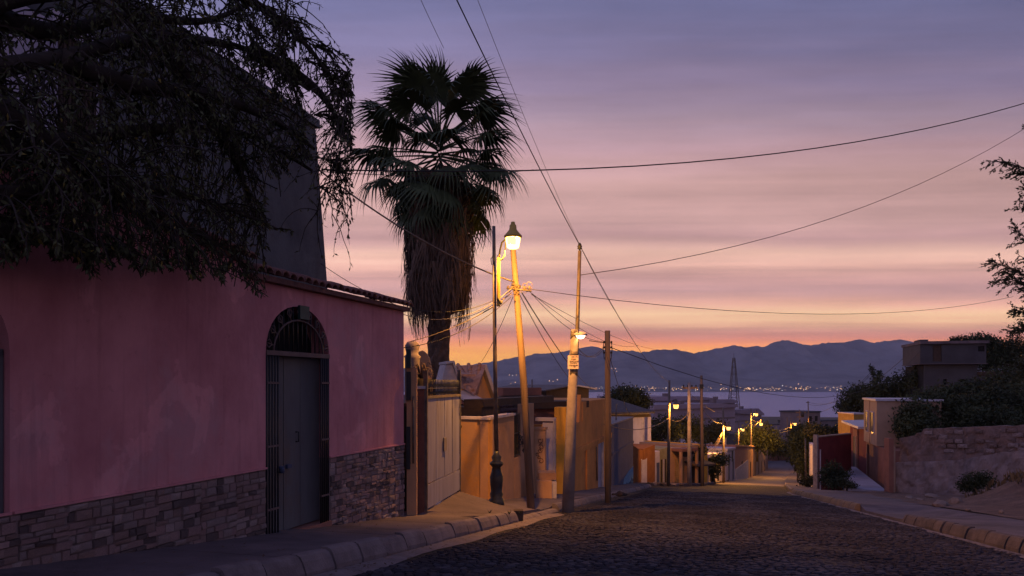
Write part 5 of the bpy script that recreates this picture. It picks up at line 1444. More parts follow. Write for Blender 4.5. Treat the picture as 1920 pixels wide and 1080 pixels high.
# ================================================================== RIGHT-HAND SIDE
# rubble retaining wall
ra, rb = XY(1680, 38.5), XY(1960, 34.0)
rw, LR = fac('rubble_wall', 'tall rough rubble retaining wall with stepped broken top behind the dirt verge', 'wall', ra, rb)
def rx(px):
    k = (px - 960) / F; d = rb - ra; return (k * ra.y - ra.x) / (d.x - k * d.y) * LR
def rY(px): return 38.5 - 4.5 * rx(px) / LR
def rough_wall(name, tops, z0, y0, y1, mm, par):
    """wall front as a dented grid"""
    m = MB(); L0, L1 = tops[0][0], tops[-1][0]; nx = int((L1 - L0) / .10); nz = 26
    for sgn, yy in ((1, y0),):
        V = []
        for i in range(nx + 1):
            x = L0 + (L1 - L0) * i / nx; zt_ = lerp_tab(tops, x) + .05 * mnoise.noise(Vector((x * 2.3, 1, 5)))
            for j in range(nz + 1):
                z = z0 + (zt_ - z0) * j / nz
                b = .13 * mnoise.fractal(Vector((x * 2.4, z * 1.3, yy * 3)), 1, 2, 4)
                V.append((x, yy + b, z))
            V.append((x, y1, zt_ + .02 * mnoise.noise(Vector((x, 2, 2)))))
        n = nz + 2
        m.add(V, [(i * n + j, (i + 1) * n + j, (i + 1) * n + j + 1, i * n + j + 1) for i in range(nx) for j in range(n - 1)])
        c0 = [V[j] for j in range(n)] + [(L0, y1, z0)]
        m.add(c0, [tuple(range(n, -1, -1))])
    return m.build(name, mm, par)
rough_wall('lower_wall', [(0, z_at(868, 38.3)), (rx(1790), z_at(864, rY(1790))), (rx(1880), z_at(848, rY(1880))), (LR, z_at(842, 34))], -7.6, 0, .6, M_RUBBLE, rw)
rough_wall('upper_wall', [(rx(1684), z_at(822, 38.4)), (rx(1712), z_at(817, 38)), (rx(1713), z_at(812, 38)), (rx(1727), z_at(812, 38)), (rx(1728), z_at(804, 38)), (rx(1800), z_at(802, rY(1800))), (rx(1870), z_at(799, rY(1870))), (LR, z_at(797, 34))], -5, .2, .75, M_RUBBLE2, rw)
# courses of rough blocks visible near the top end
r_ = random.Random(44)
BLK = [STV[i] for i in (3, 4, 6, 9, 12, 13)]
m_blk = []
for me in STV[:6]:
    q = me.copy(); q.materials.clear(); q.materials.append(M_RUBBLE2 if len(m_blk) % 2 else M_RUBBLE); q.name = 'block'; m_blk.append(q)
for row in range(5):
    x = rx(1730 + row * 9)
    while x < LR - .3:
        l = r_.uniform(.38, .5)
        if r_.random() < .66:
            zz_ = lerp_tab([(rx(1728), z_at(804, 38)), (LR, z_at(797, 34))], x) - .17 - row * .235
            inst(m_blk[r_.randrange(6)], 'block', rw, (x + l / 2, .22 + r_.uniform(-.02, .05), zz_ + r_.uniform(-.02, .02)), (math.pi + r_.uniform(-.1, .1), r_.uniform(-.06, .06), r_.uniform(-.08, .08)), (l - .03, r_.uniform(.06, .11), .205))
        x += l
pier = thing('gate_pier', 'dusky plastered gate pier at the end of the rubble wall', 'pier', (XY(1667, 38.2).x, 38.2, 0))
w_ = XY(1681, 38.2).x - XY(1667, 38.2).x
MB().box(0, 0, -7, w_ * .62, .5, z_at(822, 38.2)).build('pier', M_TERRA, pier); MB().box(w_ * .64, .1, -7, w_ * .98, .45, z_at(838, 38.2)).build('post', M_BEIGE, pier)
# beige two storey house
ba, bb = XY(1666, 41.5), XY(1624, 48.5)
be = fac('beige_house', 'beige two storey house with overhanging upper floor and two tall shuttered windows', 'house', bb, ba); be, LBE = be
def ex(px):
    k = (px - 960) / F; d = ba - bb; return (k * bb.y - bb.x) / (d.x - k * d.y) * LBE
zl = z_at(836, 44.5)
hol = [(ex(1625.5), -9, ex(1630), z_at(833, 48)), (ex(1658.5), -9, ex(1665.5), z_at(847, 41.8))]
m = MB(); holes_wall(m, 0, LBE, -9, zl - .02, 0.0, .3, hol); m.build('ground_wall', M_TERRA, be)
MB().box(0, .3, -9, LBE, 2.6, zl - .03).build('ground_block', M_TERRA, be)
for h in hol: MB().box(h[0] + .02, .12, -9, h[2] - .02, .16, h[3] - .02).build('door', M_WOOD, be)
xc_ = ex(1648)
zu = z_at(751, 45.5)
MB().box(-.1, -.12, zl, xc_, 3.3, zu).build('upper_floor', M_BEIGE, be)
MB().box(-.2, -.2, zu + .002, xc_ + .1, 3.4, zu + .12).build('roof_slab', M_SHEET, be)
for a, b in ((1628.2, 1632.2), (1636.5, 1643.5)):
    w1 = MB().box(ex(a), -.17, z_at(811, 46.3), ex(b), -.122, z_at(771, 46.3)).build('window', M_LILAC, be)
    MB().box((ex(a) * .62 + ex(b) * .38), -.185, z_at(811, 46.3) + .05, ex(b) - .04, -.172, z_at(771, 46.3) - .05).build('pane', M_GLASS, w1)
    MB().box(ex(a) + .04, -.185, z_at(811, 46.3) + .05, (ex(a) * .66 + ex(b) * .34), -.172, z_at(771, 46.3) - .05).build('curtain', M_WOOD, w1)
MB().box(ex(1635) - .02, -.14, zl, ex(1635) + .02, -.121, zu).build('seam', M_TERRA, be)
# red workshop row behind
da, db_ = XY(1594, 55), XY(1625, 49)
rd, LRD = fac('red_workshop', 'dark red workshop with pale slab roof and framed doorway', 'workshop', da, db_)
MB().box(0, 0, -10, LRD, 5, z_at(797, 52)).build('wall', M_MAROON, rd)
MB().hexa([(-.6, -.5, z_at(797, 52) + .003), (LRD - .1, -.5, z_at(803, 50)), (LRD - .1, 5, z_at(795, 52)), (-.6, 5, z_at(790, 52)), (-.6, -.5, z_at(793, 52)), (LRD - .1, -.5, z_at(799, 50)), (LRD - .1, 5, z_at(791, 52)), (-.6, 5, z_at(787, 52))]).build('roof_slab', M_SHEET, rd)
MB().box(LRD * .28, -.1, -10, LRD * .55, -.005, z_at(805, 52)).build('pale_bay', M_TERRA, rd)
MB().box(LRD * .33, -.14, -10, LRD * .44, -.102, z_at(820, 52)).build('door', M_WOOD, rd)
MB().box(LRD * .46, -.16, -10, LRD * .5, -.102, z_at(818, 52)).build('door_frame', M_BEIGE, rd)
yb_ = thing('yellow_block', 'small yellow rooftop block behind the beige house', 'building', (XY(1601, 62).x, 62, 0))
MB().box(0, 0, -6, 1.25, 3, z_at(777, 62)).build('wall', mat('dull_yellow', (0.36, 0.22, 0.06), None, 2, .9, .2), yb_); MB().box(-.05, -.05, z_at(777, 62) + .002, 1.3, 3.05, z_at(775, 62)).build('cap', M_CAP, yb_)
# maroon boundary wall
ma, mb_ = XY(1533, 45), XY(1596, 48)
mwl, LM_ = fac('maroon_wall', 'plain maroon boundary wall with thin pale coping facing the street', 'wall', ma, mb_)
MB().box(0, 0, -8, LM_, .22, z_at(818, 46)).build('wall', M_MAROON, mwl)
MB().box(-.05, -.04, z_at(818, 46) + .002, LM_, .26, z_at(816, 46)).build('coping', M_BEIGE, mwl)
MB().box(-.16, -.05, -8, -.005, .2, z_at(815, 45)).build('edge_pier', M_CONCPOLE, mwl)
wa, wb_ = XY(1517, 70), XY(1531, 45.2)
ww, LWW = fac('white_wall', 'weathered white wall running down the street beside the maroon wall', 'wall', wa, wb_)
for k in range(6):
    a, b = LWW * k / 6, LWW * (k + 1) / 6 - .03
    zt_ = lerp_tab([(0, z_at(832, 70)), (LWW, z_at(838, 45.2))], (a + b) / 2)
    MB().box(a, 0, -11, b, .25, zt_).build('wall_bay', M_WHITEW, ww)
# paved alley
al = MB(); A1, A2, A3, A4 = P(1590, 916, 39.5), P(1664, 921, 38.8), P(1604, 875, 50), P(1577, 875, 50)
al.add([A1, A2, A3, A4, A1 - Vector((0, 0, .4)), A2 - Vector((0, 0, .4)), A3 - Vector((0, 0, 3)), A4 - Vector((0, 0, 3))], [(0, 1, 2, 3), (0, 4, 5, 1), (1, 5, 6, 2), (2, 6, 7, 3), (3, 7, 4, 0)])
al.build('alley', mat('alley_concrete', (0.30, 0.28, 0.33), (0.22, 0.2, 0.24), 1.2, .85, .2, 20), None, kind='structure')
# house on the hill
ha_, hb_ = XY(1733, 76), XY(1890, 74)
hh, LHH = fac('hill_house', 'grey concrete house on the hill with cantilevered upper storey and arched window', 'house', ha_, hb_)
hx = lambda px: XY(px, 75.5).x - ha_.x
hz_ = lambda py: z_at(py, 75.5)
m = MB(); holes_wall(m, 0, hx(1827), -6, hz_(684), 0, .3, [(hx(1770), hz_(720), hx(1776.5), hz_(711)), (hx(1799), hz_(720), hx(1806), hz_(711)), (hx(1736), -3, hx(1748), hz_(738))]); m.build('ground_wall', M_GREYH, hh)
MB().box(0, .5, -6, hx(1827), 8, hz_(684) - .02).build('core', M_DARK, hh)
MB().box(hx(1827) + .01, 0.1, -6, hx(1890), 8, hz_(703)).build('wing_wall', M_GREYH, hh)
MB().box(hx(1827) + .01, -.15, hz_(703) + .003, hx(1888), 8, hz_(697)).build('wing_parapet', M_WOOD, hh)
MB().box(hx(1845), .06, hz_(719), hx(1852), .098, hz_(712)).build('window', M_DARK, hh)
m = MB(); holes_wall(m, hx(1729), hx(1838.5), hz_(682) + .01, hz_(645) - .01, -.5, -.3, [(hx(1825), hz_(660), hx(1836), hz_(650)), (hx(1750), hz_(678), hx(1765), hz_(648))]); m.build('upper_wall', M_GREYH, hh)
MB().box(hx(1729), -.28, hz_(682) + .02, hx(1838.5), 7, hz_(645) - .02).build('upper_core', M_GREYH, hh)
MB().box(hx(1750) + .02, -.38, hz_(678), hx(1765) - .02, -.29, hz_(648)).build('shutter_door', M_WOOD, hh)
aw = MB().box(hx(1825), -.31, hz_(660), hx(1836), -.285, hz_(650)).build('arched_window', M_DARK, hh)
m = MB(); m.prism([(hx(1825) + .0, hz_(653))] + [((hx(1825) + hx(1836)) / 2 - .3 * math.cos(a), hz_(653) + .22 * math.sin(a)) for a in [math.pi * k / 8 for k in range(9)]] + [(hx(1836), hz_(653)), (hx(1836), hz_(649.5)), (hx(1825), hz_(649.5))], -.52, -.505) if False else None
MB().box(hx(1729) - .1, -.7, hz_(683), hx(1840), 7, hz_(682) + .008).build('floor_slab', M_CONC, hh)
MB().box(hx(1728), -.8, hz_(645) - .008, hx(1842), 7.4, hz_(640)).build('roof_slab', M_CONC, hh)
MB().box(hx(1729), -.4, hz_(640) + .003, hx(1743), 2, hz_(636.5)).build('roof_upstand', M_GREYH, hh)

# ================================================================== LAMPS AND POLES
def bowl(parent, c, r, h, m, name='lamp_glass'):
    return MB().lathe([(r * .45, -h), (r * .78, -h * .9), (r * .92, -h * .5), (r, 0)], 12, c).build(name, m, parent)
def lamp_head(parent, c, s, m, power=3500):
    """street lantern: cone shade with finial over a glowing glass"""
    sh = MB().lathe([(.19 * s, -.02 * s), (.205 * s, .0), (.20 * s, .03 * s), (.15 * s, .08 * s), (.085 * s, .16 * s), (.075 * s, .26 * s), (.05 * s, .28 * s), (.045 * s, .33 * s), (.02 * s, .34 * s)], 14, c).build('lamp_shade', M_BRACKET if m is M_BULB else M_METAL, parent)
    bowl(parent, (c[0], c[1], c[2] - .022 * s), .165 * s, .25 * s, m)
    ld = bpy.data.lights.new('lamp_light', 'POINT'); ld.energy = power; ld.color = SOD; ld.shadow_soft_size = .035
    lo = bpy.data.objects.new('lamp_light', ld); col.objects.link(lo); lo.parent = parent; lo.location = (c[0], c[1], c[2] - .075 * s)
    return sh
def add_light_blocker(parent, c, s, a0, a1):  # invented part, blocks lamplight towards house and street
    """metal plate added inside the lantern glass to keep light off house and street"""
    m = MB(); n = 16; v = []; f = []
    for i in range(n + 1):
        a = rad(a0 + (a1 - a0) * i / n)
        for r, z in ((.127, -.023), (.111, -.193), (.118, -.193), (.134, -.023)): v.append((c[0] + r * s * math.cos(a), c[1] + r * s * math.sin(a), c[2] + z * s))
    for i in range(n):
        for k in range(4): f.append((i * 4 + k, i * 4 + (k + 1) % 4, i * 4 + 4 + (k + 1) % 4, i * 4 + 4 + k))
    return m.add(v, f).build('added_light_blocker', M_METAL, parent)
# 1 ornate lamp post
PL = P(931, 941, 15.0)
lp = thing('street_lamp', 'tall thin lamp post with ornate cast iron foot and lit sodium lantern', 'street lamp', PL, 0, 'street lamps')
Hh = P(0, 424, 15).z - PL.z
MB().lathe([(.155, -.15), (.155, .04), (.12, .08), (.135, .16), (.11, .22), (.125, .34), (.135, .5), (.10, .62), (.085, .70), (.13, .74), (.14, .79), (.085, .83), (.105, .90), (.06, .96), (.05, 1.02)], 14).build('cast_iron_foot', M_IRON, lp)
MB().tube([(0, 0, .95), (-.03, 0, Hh * .5), (-.055, 0, Hh)], [.045, .04, .034], 10).build('post', M_METAL, lp)
zl_ = lambda py: z_at(py, 15) - PL.z
m = MB(); m.box(.005, -.09, zl_(575), .075, -.02, zl_(484)); m.build('ballast_bracket', M_BRACKET, lp)
m = MB(); m.tube([(.05, -.05, zl_(484)), (.07, -.05, zl_(470)), (.11, -.08, zl_(456)), (.17, -.12, zl_(452)), (.2, -.15, zl_(450))], .018, 7); m.tube([(.05, -.05, zl_(490)), (.12, -.08, zl_(487)), (.17, -.1, zl_(478)), (.185, -.12, zl_(456))], .012, 6); m.build('lamp_arm', M_BRACKET, lp)
lamp_head(lp, (.33, -.22, zl_(448)), 0.88, M_BULB, 2000)
add_light_blocker(lp, (.33, -.22, zl_(448)), .88, 95, 300)
m = MB(); m.tube([(-.05, -.02, zl_(478)), (-.11, -.05, zl_(486)), (-.1, -.05, zl_(497)), (-.04, -.03, zl_(494))], .009, 5); m.tube([(.04, -.1, zl_(560)), (.1, -.12, zl_(572)), (.12, -.1, zl_(566))], .02, 5); m.tube([(.02, -.1, zl_(480)), (.03, -.11, zl_(530)), (.02, -.1, zl_(566))], .008, 5); m.build('loose_wiring', M_WIRE, lp)
# 2 leaning wooden pole
A_, B_ = P(998, 960, 15.9), P(962, 468, 16.3)
wp = thing('utility_pole', 'leaning slim wooden pole carrying a tangle of cables under the lit lantern', 'utility pole', A_, 0, 'utility poles')
D_ = B_ - A_
MB().tube([(0, 0, -.4), D_ * .5 + Vector((.02, 0, 0)), D_], [.085, .078, .062], 10).build('shaft', M_WOODPOLE, wp)
q = D_ * ((960 - 540) / (960 - 468.0))
m = MB(); m.tube([q + Vector((-.2, -.07, -.03)), q + Vector((.34, -.12, -.10))], .018, 6); m.tube([q + Vector((-.09, -.05, .06)), q + Vector((.1, -.1, .0))], .03, 6)
for dx in (-.17, -.08, .06, .18, .3): m.lathe([(.012, 0), (.028, .015), (.02, .04), (.026, .06), (.01, .08)], 7, q + Vector((dx, -.1, -.06)))
m.build('cable_bracket', M_METAL, wp)
m = MB(); r_ = random.Random(6)
for k in range(10):
    c = q + Vector((r_.uniform(-.2, .3), -.1, r_.uniform(-.22, .05))); R = r_.uniform(.03, .09)
    m.tube([c + Vector((R * math.cos(a), r_.uniform(-.03, .03), R * 1.2 * math.sin(a))) for a in [6.0 * i / 9 for i in range(10)]], .006, 4)
m.build('loose_wiring', M_WIREP, wp)
# 3 concrete pole with paper sign, pipe extension and white lamp
A_, B_ = P(1064, 950, 17.0), P(1078, 618, 17.0)
cp = thing('utility_pole', 'thick concrete pole with paper notice, pipe mast and small white lamp', 'utility pole', A_, 0, 'utility poles'); D_ = B_ - A_
MB().tube([(0, 0, -.4), D_ * .5, D_], [.145, .12, .09], 12).build('shaft', M_CONCPOLE, cp)
f_ = lambda px, py, dy=0: P(px, py, 17.0) - A_ + Vector((0, dy, 0))
pi_ = MB().tube([f_(1079, 705, -.02), f_(1083, 600, -.0), f_(1087, 470, 0)], [.05, .047, .04], 9).build('pipe_mast', M_METAL, cp)
ins = MB().lathe([(.02, 0), (.02, .03), (.055, .04), (.055, .065), (.03, .07), (.055, .085), (.055, .11), (.03, .115), (.045, .13), (.03, .16), (.012, .18)], 10, f_(1087, 470)).build('insulator', M_IRON, pi_)
MB().tube([f_(1076, 622, -.08), f_(1084, 625, -.12)], .03, 7).build('lamp_arm', M_METAL, cp)
MB().lathe([(.155, -.02), (.15, .015), (.10, .05), (.04, .07)], 14, f_(1087.5, 628, -.14)).build('lamp_shade', M_CAP, cp)
MB().lathe([(.02, -.10), (.07, -.085), (.10, -.04), (.112, -.015)], 12, f_(1087.5, 628, -.14)).build('lamp_glass', M_BULBW, cp)
ld = bpy.data.lights.new('lamp_light', 'POINT'); ld.energy = 9; ld.color = (1.0, .50, .13); ld.shadow_soft_size = .05
lo = bpy.data.objects.new('lamp_light', ld); col.objects.link(lo); lo.parent = cp; lo.location = f_(1087.5, 628, -.14) + Vector((0, 0, -.035))
MB().box(f_(1081.6, 0).x, -.26, f_(0, 634).z, f_(1082.6, 0).x, .10, f_(0, 622).z).build('added_glare_plate', M_METAL, cp)  # plate added between bulb and shaft to block light on the pole
for py in (628, 664, 697): MB().tube([f_(1070 - (py - 628) * .02, py, -.0), f_(1082, py + .5, 0)], .1 if py < 640 else .115, 10).build('pole_band', M_METAL, cp)
sc0, sc1 = f_(1063.5, 692, -.16), f_(1083.5, 667, -.16)
sg = MB().box(sc0.x, -.165, sc0.z, sc1.x, -.158, sc1.z).build('paper_sign', M_SIGN, cp)
m = MB(); r_ = random.Random(12)
rows = [(.84, .34, .86), (.66, .30, .72), (.50, .18, .92), (.38, .24, .80), (.20, .12, .86), (.08, .55, .74)]
for v, u0, u1 in rows:
    u = u0
    while u < u1:
        w_ = r_.uniform(.05, .10)
        p = lambda a, b: Vector((sc0.x + (sc1.x - sc0.x) * (u + a * w_), -.168, sc0.z + (sc1.z - sc0.z) * (v + b * .10)))
        k = r_.randrange(4)
        st_ = ([(0, 0), (0, 1), (.9, 1), (.9, 0)], [(0, 1), (.5, 0), (1, 1)], [(1, 1), (0, .8), (.9, .4), (0, 0)], [(.1, 0), (.1, 1), (.9, .5), (.1, .4)])[k]
        m.tube([p(a, b) for a, b in st_], .0045, 4)
        u += w_ + .025
m.build('handwriting', M_INK, sg)
# 4 thick short wooden pole
A_, B_ = P(1140, 936, 22.0), P(1139, 620, 22.0)
tp = thing('utility_pole', 'stout square topped wooden pole with insulators standing on the pavement alone', 'utility pole', A_, 0, 'utility poles'); D_ = B_ - A_
MB().tube([(0, 0, -.4), D_ * .6, D_], [.095, .088, .082], 10).build('shaft', M_WOODPOLE, tp)
m = MB()
for sx_ in (-1, 1):
    for dz_ in (-.35, -.5, -.65): m.lathe([(.012, -.03), (.03, -.02), (.03, .03), (.012, .04)], 7, D_ + Vector((sx_ * .11, -.05, dz_)))
    m.tube([D_ + Vector((sx_ * .11, -.05, -.3)), D_ + Vector((sx_ * .13, -.05, -.55)), D_ + Vector((sx_ * .1, -.05, -.85))], .012, 5)
m.tube([D_ + Vector((-.12, -.05, -.36)), D_ + Vector((-.55, -.08, -.30))], .012, 5)
m.build('insulator_rack', M_IRON, tp)
# farther poles
def pole(px, pyb, pxt, pyt, Y, rb_, rt_, mm, label):
    A_ = P(px, pyb, Y); D_ = P(pxt, pyt, Y) - A_
    o = thing('utility_pole', label, 'utility pole', A_, 0, 'utility poles')
    MB().tube([(0, 0, -.5), D_ * .5, D_], [rb_, (rb_ + rt_) / 2, rt_], 8).build('shaft', mm, o)
    return o, A_, D_
def far_lamp(o, A_, px, py, Y, s, arm_from, power=3500):
    c = P(px, py, Y) - A_
    MB().tube([Vector(arm_from), Vector(arm_from).lerp(c, .6) + Vector((0, 0, .25 * s)), c + Vector((0, 0, .3 * s))], .03 * s, 6).build('lamp_arm', M_METAL, o)
    lamp_head(o, tuple(c), s, M_BULBF, power)
o, A_, D_ = pole(1253, 921, 1255, 713, 46.0, .11, .07, M_METAL, 'slim pole with lit lantern on the pavement before the olive wall')
far_lamp(o, A_, 1267.5, 758, 45.7, 1.0, D_ * .78, 900)
add_light_blocker(o, tuple(P(1267.5, 758, 45.7) - A_), 1.0, 196, 300)
o, A_, D_ = pole(1293, 918, 1292, 717, 48.5, .16, .10, M_CONCPOLE, 'pale concrete pole with short crossarm beside the awning house')
MB().box(D_.x - .42, -.06, D_.z - .42, D_.x + .55, .06, D_.z - .30).build('crossarm', M_WOODPOLE, o)
for k in range(4): MB().lathe([(.02, 0), (.05, .02), (.04, .12), (.015, .15)], 6, (D_.x - .36 + .27 * k, 0, D_.z - .30)).build('insulator', M_IRON, o)
o, A_, D_ = pole(1317, 916, 1315, 704, 50.5, .14, .09, M_WOODPOLE, 'dark tall wooden pole before the yellow creeper house')
MB().box(D_.x - .12, -.12, D_.z - .9, D_.x + .12, .12, D_.z - .6).build('fuse_box', M_IRON, o)
o, A_, D_ = pole(1357, 908, 1356, 764, 64.0, .12, .08, M_METAL, 'slim lamp pole rising behind the street bush')
far_lamp(o, A_, 1366, 800, 63.6, 1.1, D_ * .72)
for k in range(3): MB().tube([D_ * .70, D_ * (.62 - .03 * k) + Vector((-.35, 0, 0)), D_ * (.5 - .03 * k) + Vector((-.8, 0, 0)), D_ * (.45 - .05 * k) + Vector((-1.3, .3, 0))], .02, 5).build('cable_drop', M_WIREP, o)
o, A_, D_ = pole(1409, 873, 1408, 766, 118.0, .16, .10, M_METAL, 'distant pole carrying two lit lanterns')
far_lamp(o, A_, 1418, 775, 117.5, 1.6, D_ * .80)
far_lamp(o, A_, 1427, 793, 117.0, 1.6, D_ * .62)
o, A_, D_ = pole(1384, 870, 1385, 790, 112.0, .13, .08, M_METAL, 'distant lamp pole half hidden by trees between brighter lanterns')
far_lamp(o, A_, 1393, 804, 111.6, 1.3, D_ * .72)
o, A_, D_ = pole(1484, 868, 1483, 783, 150.0, .16, .1, M_WOODPOLE, 'far pole with lit lantern at the end of the street')
far_lamp(o, A_, 1491, 793, 149.0, 1.8, D_ * .8)
o, A_, D_ = pole(1476, 862, 1476, 782, 175.0, .2, .12, M_WOODPOLE, 'short far pole beside the end of street lantern')
o, A_, D_ = pole(1500, 850, 1499, 768, 165.0, .18, .11, M_WOODPOLE, 'far pole with cluttered transformer top against the lake')
MB().lathe([(.35, -1.0), (.35, .0), (.1, .1)], 8, (D_.x + .7, 0, D_.z - .6)).build('transformer', M_IRON, o)
MB().box(D_.x - .9, -.08, D_.z - .7, D_.x + 1.4, .08, D_.z - .5).box(D_.x - .6, -.08, D_.z - 1.7, D_.x + 1.0, .08, D_.z - 1.5).build('crossarm', M_WOODPOLE, o)
o, A_, D_ = pole(1518, 840, 1515, 752, 150.0, .16, .1, M_WOODPOLE, 'slightly tilted far pole standing before the lakeside house')
MB().box(D_.x - .35, -.08, D_.z - .35, D_.x + .25, .08, D_.z - .2).build('crossarm', M_WOODPOLE, o)
o, A_, D_ = pole(1496, 905, 1494, 838, 75.0, .09, .07, M_METAL, 'short bare post at the pavement edge beside dark hedge')
o, A_, D_ = pole(1511, 916, 1510, 822, 55.0, .07, .05, M_METAL, 'thin grey post in front of the white wall')
o, A_, D_ = pole(1566, 830, 1566, 795, 80.0, .08, .05, M_METAL, 'hidden short post with small amber lamp behind the maroon wall')
far_lamp(o, A_, 1574, 797, 79.5, 0.85, D_ * .9, 160)
# lattice radio mast
YM = 330.0; bm_ = P(1376, 808, YM); zt_ = P(0, 671, YM).z - bm_.z
ms = thing('radio_mast', 'slender lattice radio mast standing by the lake shore', 'mast', bm_)
corner = lambda q, k: Vector(((2.9 - 2.5 * q) * (1 if k in (0, 3) else -1), (2.9 - 2.5 * q) * (1 if k < 2 else -1), zt_ * q))
m = MB()
for k in range(4): m.tube([corner(0, k), corner(1, k)], .16, 4)
m.build('legs', M_METAL, ms)
m = MB(); n = 11
for j in range(n):
    a, b = j / n, (j + 1) / n
    for k in range(4):
        k2 = (k + 1) % 4; m.tube([corner(b, k), corner(b, k2)], .08, 3); m.tube([corner(a, k), corner(b, k2)], .07, 3); m.tube([corner(a, k2), corner(b, k)], .07, 3)
m.build('lattice', M_METAL, ms); MB().tube([(0, 0, zt_), (0, 0, zt_ + 2.0)], .1, 4).build('antenna', M_METAL, ms)

# ================================================================== OVERHEAD CABLES
def cable(label, a, b, sag, r, mm=None, n=18):
    a, b = Vector(a), Vector(b); pts = []
    for i in range(n + 1):
        q = i / n; p = a.lerp(b, q); p.z -= sag * 4 * q * (1 - q); pts.append(p)
    o = MB().tube([p - a for p in pts], r * .82, 5).build('overhead_cable', mm or M_WIRE)
    o.location = a; tag(o, label, 'cable', 'overhead cables'); return o
jx = P(968, 536, 15.75)
cable('thick twisted cable running from the tall grey house to the leaning pole', P(592, 314, 13.2), P(965, 529, 15.7), .22, .019, M_WIREP)
cable('dark cable crossing the whole sky from behind the palm', P(604, 318, 13.4), P(2050, 150, 24), .9, .017)
cable('second dark cable just below the one behind the palm crown', P(606, 322, 13.3), P(1000, 318, 22), .12, .009)
cable('thin cable climbing from the pipe mast to the upper corner', P(1086, 516, 17.0), P(2040, 160, 27), 1.1, .010)
cable('steep dark cable dropping from above onto the mast insulator', P(846, -22, 9.0), P(1087, 460, 17.0), .06, .0105)
cable('cable continuing down from the mast insulator to the far row', P(1087, 460, 17.0), P(1255, 716, 46), .55, .012)
cable('faint second cable falling parallel to the steep one', P(880, -40, 10.5), P(1215, 640, 40), 1.3, .005, M_WIREP)
cable('faint cable crossing the upper sky above the palm crown', P(778, -25, 16), P(832, 90, 19.8), .02, .008)
cable('slack cable from the leaning pole to the hill trees', P(985, 541, 15.7), P(1900, 556, 30), .62, .009)
for i, (py, sg_, lab) in enumerate(((540, .5, 'uppermost of three cables from the leaning pole to the stout pole'), (546, .7, 'middle of three cables from the leaning pole to the stout pole'), (552, .62, 'lowest of three cables from the leaning pole to the stout pole'))):
    cable(lab, P(988 + 4 * i, py, 15.7), P(1136 + 60 * i, 640 + 8 * i, 22.0 + 14 * i), sg_ * .6, .008)
cable('dark drop cable from the leaning pole to the hut roof', P(978, 548, 15.7), P(1108, 728, 44), .25, .016)
cable('second drop cable from the leaning pole to the long eave', P(974, 552, 15.7), P(1066, 708, 28), .12, .011)
cable('thin drop cable from the leaning pole towards the gabled cottage', P(962, 556, 15.7), P(903, 678, 23), .1, .008)
for i, (x0, y0, x1, y1, Y1, sg_, mm, lab) in enumerate((
        (960, 540, 757, 590, 12.3, .3, M_WIREP, 'slack pale cable from the leaning pole to the pink house corner'),
        (958, 545, 760, 577, 12.4, .22, M_WIRE, 'dark cable from the leaning pole to the meter post top'),
        (957, 552, 770, 640, 13.5, .12, M_WIREP, 'pale cable sagging behind the lamp post to the finial'),
        (958, 557, 757, 652, 12.2, .2, M_WIRE, 'lowest dark cable from the leaning pole to the meters'),
        (940, 566, 850, 611, 19.0, .05, M_WIRE, 'short cable from the lamp bracket to the palm trunk'),
        (960, 548, 852, 600, 19.4, .1, M_WIREP, 'short pale cable from the leaning pole to the palm skirt'))):
    cable(lab, P(x0, y0, 15.65), P(x1, y1, Y1), sg_, .0085, mm)
cable('thin cable from the tall house foot down to the pink house corner', P(585, 482, 13.6), P(757, 577, 12.3), .08, .007)
cable('long low cable from the stout pole across the mountains to the hill house', P(1141, 650, 22), P(1730, 652, 75), 3.0, .014)
cable('pale looping cable between the stout pole and the slim lantern pole', P(1132, 795, 30), P(1255, 783, 46), .45, .022, M_WIREP)
cable('short pale cable between the lantern pole and the concrete crossarm pole', P(1256, 786, 46), P(1292, 772, 48.4), .35, .022, M_WIREP)
cable('cable from the stout pole down to the blue house vent pipe', P(1143, 668, 22), P(1180, 778, 42), .15, .012)
cable('upper cable between two pavement poles beyond the side street', P(1292, 736, 48.5), P(1356, 775, 64), .3, .014)
cable('lower cable between the dark pole and the bush lamp pole', P(1316, 765, 50.5), P(1356, 792, 64), .4, .016)
cable('cable strung between the bush lamp pole and the double lantern pole', P(1357, 800, 64), P(1408, 790, 118), 1.0, .022, M_WIREP)
cable('cable strung past the double lantern to the end of street pole', P(1409, 785, 118), P(1483, 800, 150), 1.2, .03, M_WIREP)
cable('lower lit cable reaching the end of street pole', P(1440, 806, 135), P(1483, 806, 150), .5, .035, M_WIREP)
cable('cable rising over the lake from far poles to the hillside trees', P(1500, 775, 165), P(1630, 705, 110), 2.0, .03)
cable('second cable over the lake to the hillside trees', P(1515, 758, 150), P(1640, 690, 110), 2.0, .03)
cable('long faint cable rising past the hill house', P(1515, 754, 150), P(1728, 640, 76), 2.5, .03)
cable('pale service cable from the stout pole insulators towards the concrete pole', P(1133, 648, 22), P(1084, 662, 17.1), .18, .010, M_WIREP)
cable('lower pale service cable beside the paper notice', P(1131, 655, 22), P(1083, 652, 17.1), .22, .010, M_WIREP)

